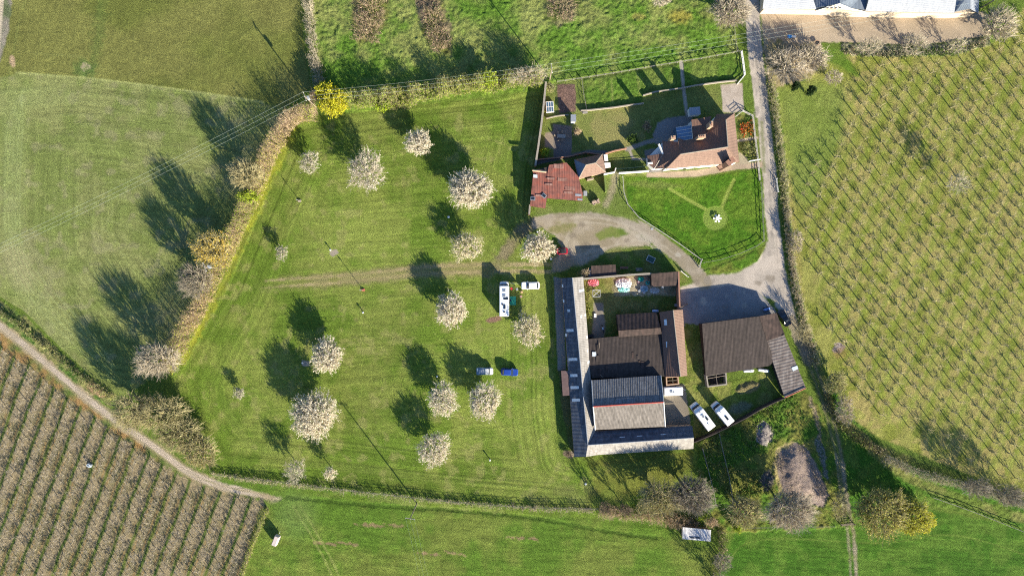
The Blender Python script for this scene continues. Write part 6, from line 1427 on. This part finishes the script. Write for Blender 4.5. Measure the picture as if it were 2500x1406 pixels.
# ---- hedges: stems rise from a strip of ground and carry buds; one hedge, one thing
def hedge(name, label, pts, w, h, mats_, dens=26, leaves=40, ls=.10, seed=1, hv=.35, cat="hedge", lean_out=.5, tw=.018, zones=None, kind=None):
    """pts: photo px of the strip's middle on the ground; w width m; h height m; mats_: [bark, leaf a, leaf b, leaf c]"""
    r = np.random.default_rng(seed); P = np.array([at(x, y, h * .5)[:2] for x, y in smooth(pts, 4)])
    sg = np.linalg.norm(np.diff(P, axis=0), axis=1); cum = np.concatenate([[0], np.cumsum(sg)]); Ltot = cum[-1]
    n = int(Ltot * w * dens / 2.5)
    s = r.random(n) * Ltot; i = np.clip(np.searchsorted(cum, s) - 1, 0, len(sg) - 1); t = ((s - cum[i]) / sg[i])[:, None]
    base = P[i] * (1 - t) + P[i + 1] * t
    dr = (P[i + 1] - P[i]) / sg[i][:, None]; nr = np.stack([-dr[:, 1], dr[:, 0]], 1)
    off = (r.random(n) - .5) * w
    hh = h * (1 - hv + 2 * hv * vnoise(s / 2.3, s * 0 + seed * 3.1, seed)) * (.55 + .45 * r.random(n)) * (1 - .45 * np.abs(off / w * 2) ** 2.2)
    wv = 1 + .35 * (vnoise(s / 3.1, s * 0 + 7.7, seed + 1) - .5)
    b3 = np.column_stack([base + nr * (off * .7 * wv)[:, None], np.zeros(n)])
    tip = np.column_stack([base + nr * (off * (.85 + lean_out * .5) * wv)[:, None] + r.normal(size=(n, 2)) * .25, hh])
    md = b3 + (tip - b3) * .5 + np.column_stack([r.normal(size=(n, 2)) * .12, np.zeros(n)])
    parts = [tubes(b3, md, tw * 1.4, tw) + (0,), tubes(md, tip, tw, tw * .5) + (0,)]
    q = np.repeat(np.arange(n), 3); tt = r.random(len(q))[:, None]
    p = md[q] + (tip[q] - md[q]) * tt; e = p + r.normal(size=p.shape) * np.array([.32, .32, .22]) * min(1, h / 2)
    e[:, 2] = np.maximum(e[:, 2], .05); parts.append(tubes(p, e, tw * .7, tw * .4) + (0,))
    nl = int(n * leaves / 10); q = r.integers(0, n, nl); tt = (r.random(nl) ** .5)[:, None]
    Pl = b3[q] + (tip[q] - b3[q]) * tt + r.normal(size=(nl, 3)) * .16; Pl[:, 2] = np.maximum(Pl[:, 2], .06)
    zone = vnoise(s[q] / 6.5 + .35 * r.normal(size=nl) * .2, s[q] * 0 + 3.3 + seed, seed + 2) + .12 * r.normal(size=nl)
    V, F = cards(Pl, ls, r)
    k = len(mats_) - 1; mi = 1 + np.clip(((zone - .22) / .56 * k).astype(int), 0, k - 1)
    V0, F0, M0 = join(parts)
    me = np_mesh(name, np.concatenate([V0, V]), np.concatenate([F0, F + len(V0)]), np.concatenate([M0, mi]), mats_)
    return tag(link(name, me), label, cat, kind=kind)
hedge("mixed_hedge", "tall pinkish-brown and lime mixed hedge down the west side of the camp meadow", [(768, 274), (722, 278), (690, 310), (655, 375), (622, 450), (592, 520), (560, 590), (525, 660), (490, 730), (455, 800), (425, 860), (400, 905)], 4.0, 6.6,
      [B_PINK, L_PINKB, leafm("yellowish_buds", (.54, .48, .14), (.44, .4, .12)), L_PINKB, leafm("golden_buds", (.58, .50, .10), (.48, .44, .08)), L_LIME, L_BUD, L_LIME], dens=26, leaves=90, ls=.09, seed=5)
hedge("mixed_hedge", "ragged green and bare mixed hedge along the north side of the camp meadow", [(850, 240), (900, 240), (960, 238), (1020, 226), (1080, 215), (1140, 205), (1200, 196), (1260, 190), (1325, 188)], 4.6, 4.6,
      [B_OLIVE, L_OLIVE, L_LIME, L_BROWN, L_LIME, L_BUD, leafm("fresh_green_leaves", (.22, .32, .05), (.15, .24, .04)), L_LIME], dens=26, leaves=130, ls=.10, seed=9, hv=.6)
hedge("field_hedge", "thin beige bare hedge between the upper west field and the north paddock", [(748, -25), (752, 30), (757, 80), (763, 130), (772, 175), (782, 215)], 2.6, 3.8, [B_PALE, L_TAN, L_BUD, L_BROWN], dens=26, leaves=24, ls=.08, seed=12, hv=.5)
hedge("low_hedge", "low clipped hedge bank between the lane and the right orchard", [(1882, 195), (1896, 290), (1908, 380), (1918, 470), (1926, 560), (1936, 650), (1950, 730), (1972, 810), (1998, 890)], 1.9, 1.7,
      [B_PALE, L_TAN, L_OLIVE, L_BUD], dens=34, leaves=60, ls=.10, seed=15, hv=.25)
hedge("low_hedge", "dark low hedge along the farm track below the right orchard", [(2018, 960), (2050, 1030), (2100, 1075), (2160, 1105)], 2.0, 2.4, [B_BROWN, L_GREEN, L_OLIVE, L_TAN], dens=26, leaves=50, ls=.11, seed=16, hv=.4)
hedge("field_hedge", "beige bare hedge running beside the footpath at the lower right", [(2160, 1118), (2230, 1150), (2300, 1172), (2370, 1190), (2440, 1212), (2530, 1240)], 2.2, 3.2, [B_PALE, L_TAN, L_BUD, L_TAN], dens=26, leaves=26, ls=.08, seed=17, hv=.4)
hedge("field_hedge", "low straggly hedge bank along the south side of the camp meadow", [(515, 1158), (600, 1170), (700, 1182), (820, 1196), (940, 1208), (1060, 1222), (1200, 1234), (1330, 1242), (1450, 1246)], 1.1, 1.3,
      [B_PALE, L_TAN, L_BUD, L_GREEN, L_BROWN], dens=26, leaves=50, ls=.09, seed=18, hv=.7)
hedge("bramble_hedge", "reddish brown bare bramble hedge south of the stable range", [(1462, 1248), (1510, 1256), (1560, 1258), (1610, 1262), (1660, 1272), (1705, 1280)], 3.4, 2.6, [B_PINK, L_PINKB, L_BROWN, L_TAN], dens=30, leaves=30, ls=.08, seed=19, hv=.5)
hedge("field_hedge", "green and olive hedge between the lane and the mown west field", [(-30, 745), (40, 790), (90, 830), (140, 872), (190, 915), (240, 950), (275, 975)], 1.6, 1.7, [B_OLIVE, L_GREEN, L_BUD, L_OLIVE], dens=24, leaves=60, ls=.11, seed=20, hv=.7)
hedge("field_hedge", "narrow yellow-green hedge between the bare orchard and the south field", [(652, 1243), (635, 1285), (615, 1335), (592, 1400), (580, 1440)], .9, 1.6, [B_OLIVE, L_BUD, L_LIME, L_TAN], dens=40, leaves=60, ls=.10, seed=21)
hedge("field_hedge", "dark scrubby hedge between the south field and the south-east field", [(1760, 1290), (1768, 1340), (1755, 1385), (1745, 1440)], 1.8, 2.6, [B_BROWN, L_OLIVE, L_GREEN, L_TAN], dens=24, leaves=40, ls=.10, seed=22, hv=.5)
hedge("garden_border_plants", "low green and dry plants edging the gravel yard beside the right orchard", [(2060, 122), (2130, 130), (2200, 131), (2270, 128), (2340, 124), (2410, 100)], 1.8, 1.0, [B_PALE, L_DARK, L_TAN, L_GREEN], dens=24, leaves=70, ls=.12, seed=23, hv=.6)
for k, (pts, w, h, lb) in enumerate((([(905, -15), (905, 30), (895, 70), (890, 100)], 7.5, 1.6, "left bramble thicket in the north paddock"), ([(1042, -10), (1055, 40), (1070, 90), (1082, 120)], 6.0, 1.7, "middle bramble thicket in the north paddock"), ([(1372, -15), (1372, 20), (1368, 45)], 8.0, 1.5, "right bramble thicket in the north paddock"))):
    hedge("bramble_thicket", lb, pts, w, h, [B_PINK, L_BROWN, L_GREEN, L_PINKB, L_BUD], dens=15, leaves=34, ls=.10, seed=30 + k, hv=.6, cat="brambles")
hedge("bramble_thicket", "purplish brown scrub covering the big earth mound", [(1925, 1105), (1945, 1140), (1965, 1180), (1975, 1215)], 8.0, .8, [B_GREY, mat("purple_brown_stems", (.34, .27, .24), (.24, .19, .175), scale=1, island=.3), L_TAN, L_BROWN], dens=20, leaves=60, ls=.09, seed=35, cat="brambles")
for k, (pts, w, lb) in enumerate((([(1822, 300), (1826, 330)], 3.4, "mixed flowering plants with red blooms in the upper flower bed by the lane"), ([(1826, 352), (1834, 378)], 3.0, "yellow-green leafy plants in the lower flower bed by the lane"))):
    hedge("flower_bed_plants", lb, pts, w, .8, [B_OLIVE, L_BUD, L_GREEN, L_LIME, L_GREEN, L_BUD, L_GREEN] + ([L_RED] if k == 0 else [L_BUD]), dens=16, leaves=120, ls=.12, seed=37 + k, hv=.5, cat="plants")
hedge("rough_weeds", "dark green nettles and rough herbage on the ground below the curved wall", [(1720, 1110), (1790, 1090), (1850, 1060), (1900, 1020), (1950, 985)], 8.5, .55, [B_OLIVE, leafm("nettle_leaves", (.13, .25, .04), (.09, .17, .03)), L_GREEN, L_OLIVE], dens=6, leaves=120, ls=.14, seed=40, cat="weeds", kind="stuff")
hedge("rough_weeds", "green nettles and tufts between garden fences south of the wall", [(1735, 1130), (1770, 1180), (1830, 1180), (1850, 1215)], 8.0, .5, [B_OLIVE, leafm("nettle_leaves", (.13, .25, .04), (.09, .17, .03)), L_OLIVE, L_GREEN], dens=6, leaves=120, ls=.14, seed=41, cat="weeds", kind="stuff")
hedge("rough_weeds", "weeds along the west wall of the farm courtyard", [(1432, 690), (1436, 740), (1442, 790)], 1.4, .5, [B_OLIVE, L_OLIVE, L_GREEN], dens=12, leaves=90, ls=.1, seed=42, cat="weeds", kind="stuff")

# ---- the two orchards
def inside(x, y, poly):
    c = False; n = len(poly)
    for i in range(n):
        a, b = poly[i], poly[(i + 1) % n]
        if (a[1] > y) != (b[1] > y) and x < (b[0] - a[0]) * (y - a[1]) / (b[1] - a[1]) + a[0]: c = not c
    return c
def orchard_mesh(seed, R, H, z0, nt_, tw, nl, ls, bk, lf, br, split=True):
    r = np.random.default_rng(seed)
    V, F, M = join(crown_parts(r, R, R, z0, H, (0, 0, z0), nt_, tw, nl, ls, br, shell=.35, lobes=.5, ups=.35, jit=.09))
    cm = np_mesh("crown", V, F, M, [bk, lf])
    tm = MB().bar((0, 0, -.3), (r.normal() * .05, r.normal() * .05, z0 * .6), br * 1.3, 6, r2=br * 1.1).bar((0, 0, z0 * .55), (0, 0, z0 + .05), br * 1.1, 6)
    return cm, (np_mesh("trunk", tm.v, tm.f, tm.mi, [bk])), (V, F, M, tm)
def orchard(poly, start, vrow, vtree, meshes, name, label, group, cat, stuff_label, stuff_name, parts=True, jit=2.5, skip=.04, seed=1, cap=300, extra=()):
    r = random.Random(seed); spots = []
    for i in range(-60, 60):
        for j in range(-90, 90):
            x = start[0] + i * vrow[0] + j * vtree[0]; y = start[1] + i * vrow[1] + j * vtree[1]
            if not (-25 < x < 2525 and -25 < y < 1430): continue
            x += r.uniform(-jit, jit); y += r.uniform(-jit, jit)
            if inside(x, y, poly) and r.random() > skip: spots.append((x, y))
    spots.sort(key=lambda p: (p[0] < 3 or p[0] > 2497 or p[1] > 1400 or p[1] < 3, (p[0] - 1250) ** 2 + (p[1] - 703) ** 2))
    print("ORCHARD", name, len(spots))
    if parts: roots = []
    for k, (x, y) in enumerate(spots[:cap]):
        cm, tm, _ = meshes[r.randrange(len(meshes))]
        p = at(x, y, 0); rz = r.random() * 6.28; sc = r.uniform(.82, 1.16)
        if parts:
            o = bpy.data.objects.new(name, None); col.objects.link(o); link("crown", cm, o); link("trunk", tm, o)
        else:
            o = link(name, cm)
        o.location = p; o.rotation_euler = (0, 0, rz); o.scale = (sc, sc, sc * r.uniform(.9, 1.1)); tag(o, label, cat, group)
    rest = spots[cap:]
    if rest:
        VV = []; FF = []; MM = []; off = 0
        for (x, y) in rest:
            V, F, M, tm = meshes[r.randrange(len(meshes))][2]
            p = at(x, y, 0); a = r.random() * 6.28; c, s = math.cos(a), math.sin(a)
            tv = np.array(tm.v); tf = np.array([f for f in tm.f if len(f) == 4])
            for v, f, m in ((V, F, M), (tv, tf, np.zeros(len(tf)))):
                w = v.copy(); w[:, 0] = v[:, 0] * c - v[:, 1] * s + p.x; w[:, 1] = v[:, 0] * s + v[:, 1] * c + p.y
                VV.append(w); FF.append(f + off); MM.append(m); off += len(w)
        me = np_mesh(stuff_name, np.concatenate(VV), np.concatenate(FF), np.concatenate(MM), list(meshes[0][0].materials))
        tag(link(stuff_name, me), stuff_label, cat, kind='stuff')
OM = [orchard_mesh(500 + k, 1.05, 2.5, 1.3, 22, 3, 120, .05, B_OLIVE, L_BUD, .095) for k in range(5)]
EO = [(2085, 200), (2140, 160), (2250, 148), (2350, 140), (2440, 110), (2500, 50), (2540, 40), (2540, 1180), (2480, 1190), (2380, 1150), (2260, 1070), (2150, 1020), (2075, 950), (2060, 880), (2000, 790), (2010, 720), (1965, 600), (1950, 520), (1960, 440), (2030, 340), (2070, 260)]
orchard(EO, (2153, 241), (41.5, 6.5), (-11.6, 24.6), OM, "apple_tree", "apple tree with thin pale twigs in the large orchard right of the lane", "apple trees in rows right of the lane", "apple tree",
        "pale budding apple trees at the far edges of the right orchard", "outer_apple_trees", True, 3.5, .05, 3)
SM = [orchard_mesh(600 + k, 1.3, 1.8, .7, 44, 4, 60, .055, B_GREY, L_TAN, .07) for k in range(5)]
SO = [(-30, 835), (20, 850), (110, 925), (200, 1005), (290, 1065), (400, 1145), (480, 1192), (560, 1218), (630, 1240), (640, 1255), (600, 1330), (572, 1420), (-30, 1430)]
orchard(SO, (620 - 19.5 * .936, 1200 - 19.5 * .351), (39.0 * .936, 39.0 * .351), (-.351 * 17.5, .936 * 17.5), SM, "fruit_tree", "low bare brown fruit tree in the dense orchard rows at the bottom left", "bare fruit trees in rows at the bottom left", "fruit tree",
        "bare brown fruit trees at the outer end of the bottom left orchard", "outer_fruit_trees", True, 2.0, .02, 4)
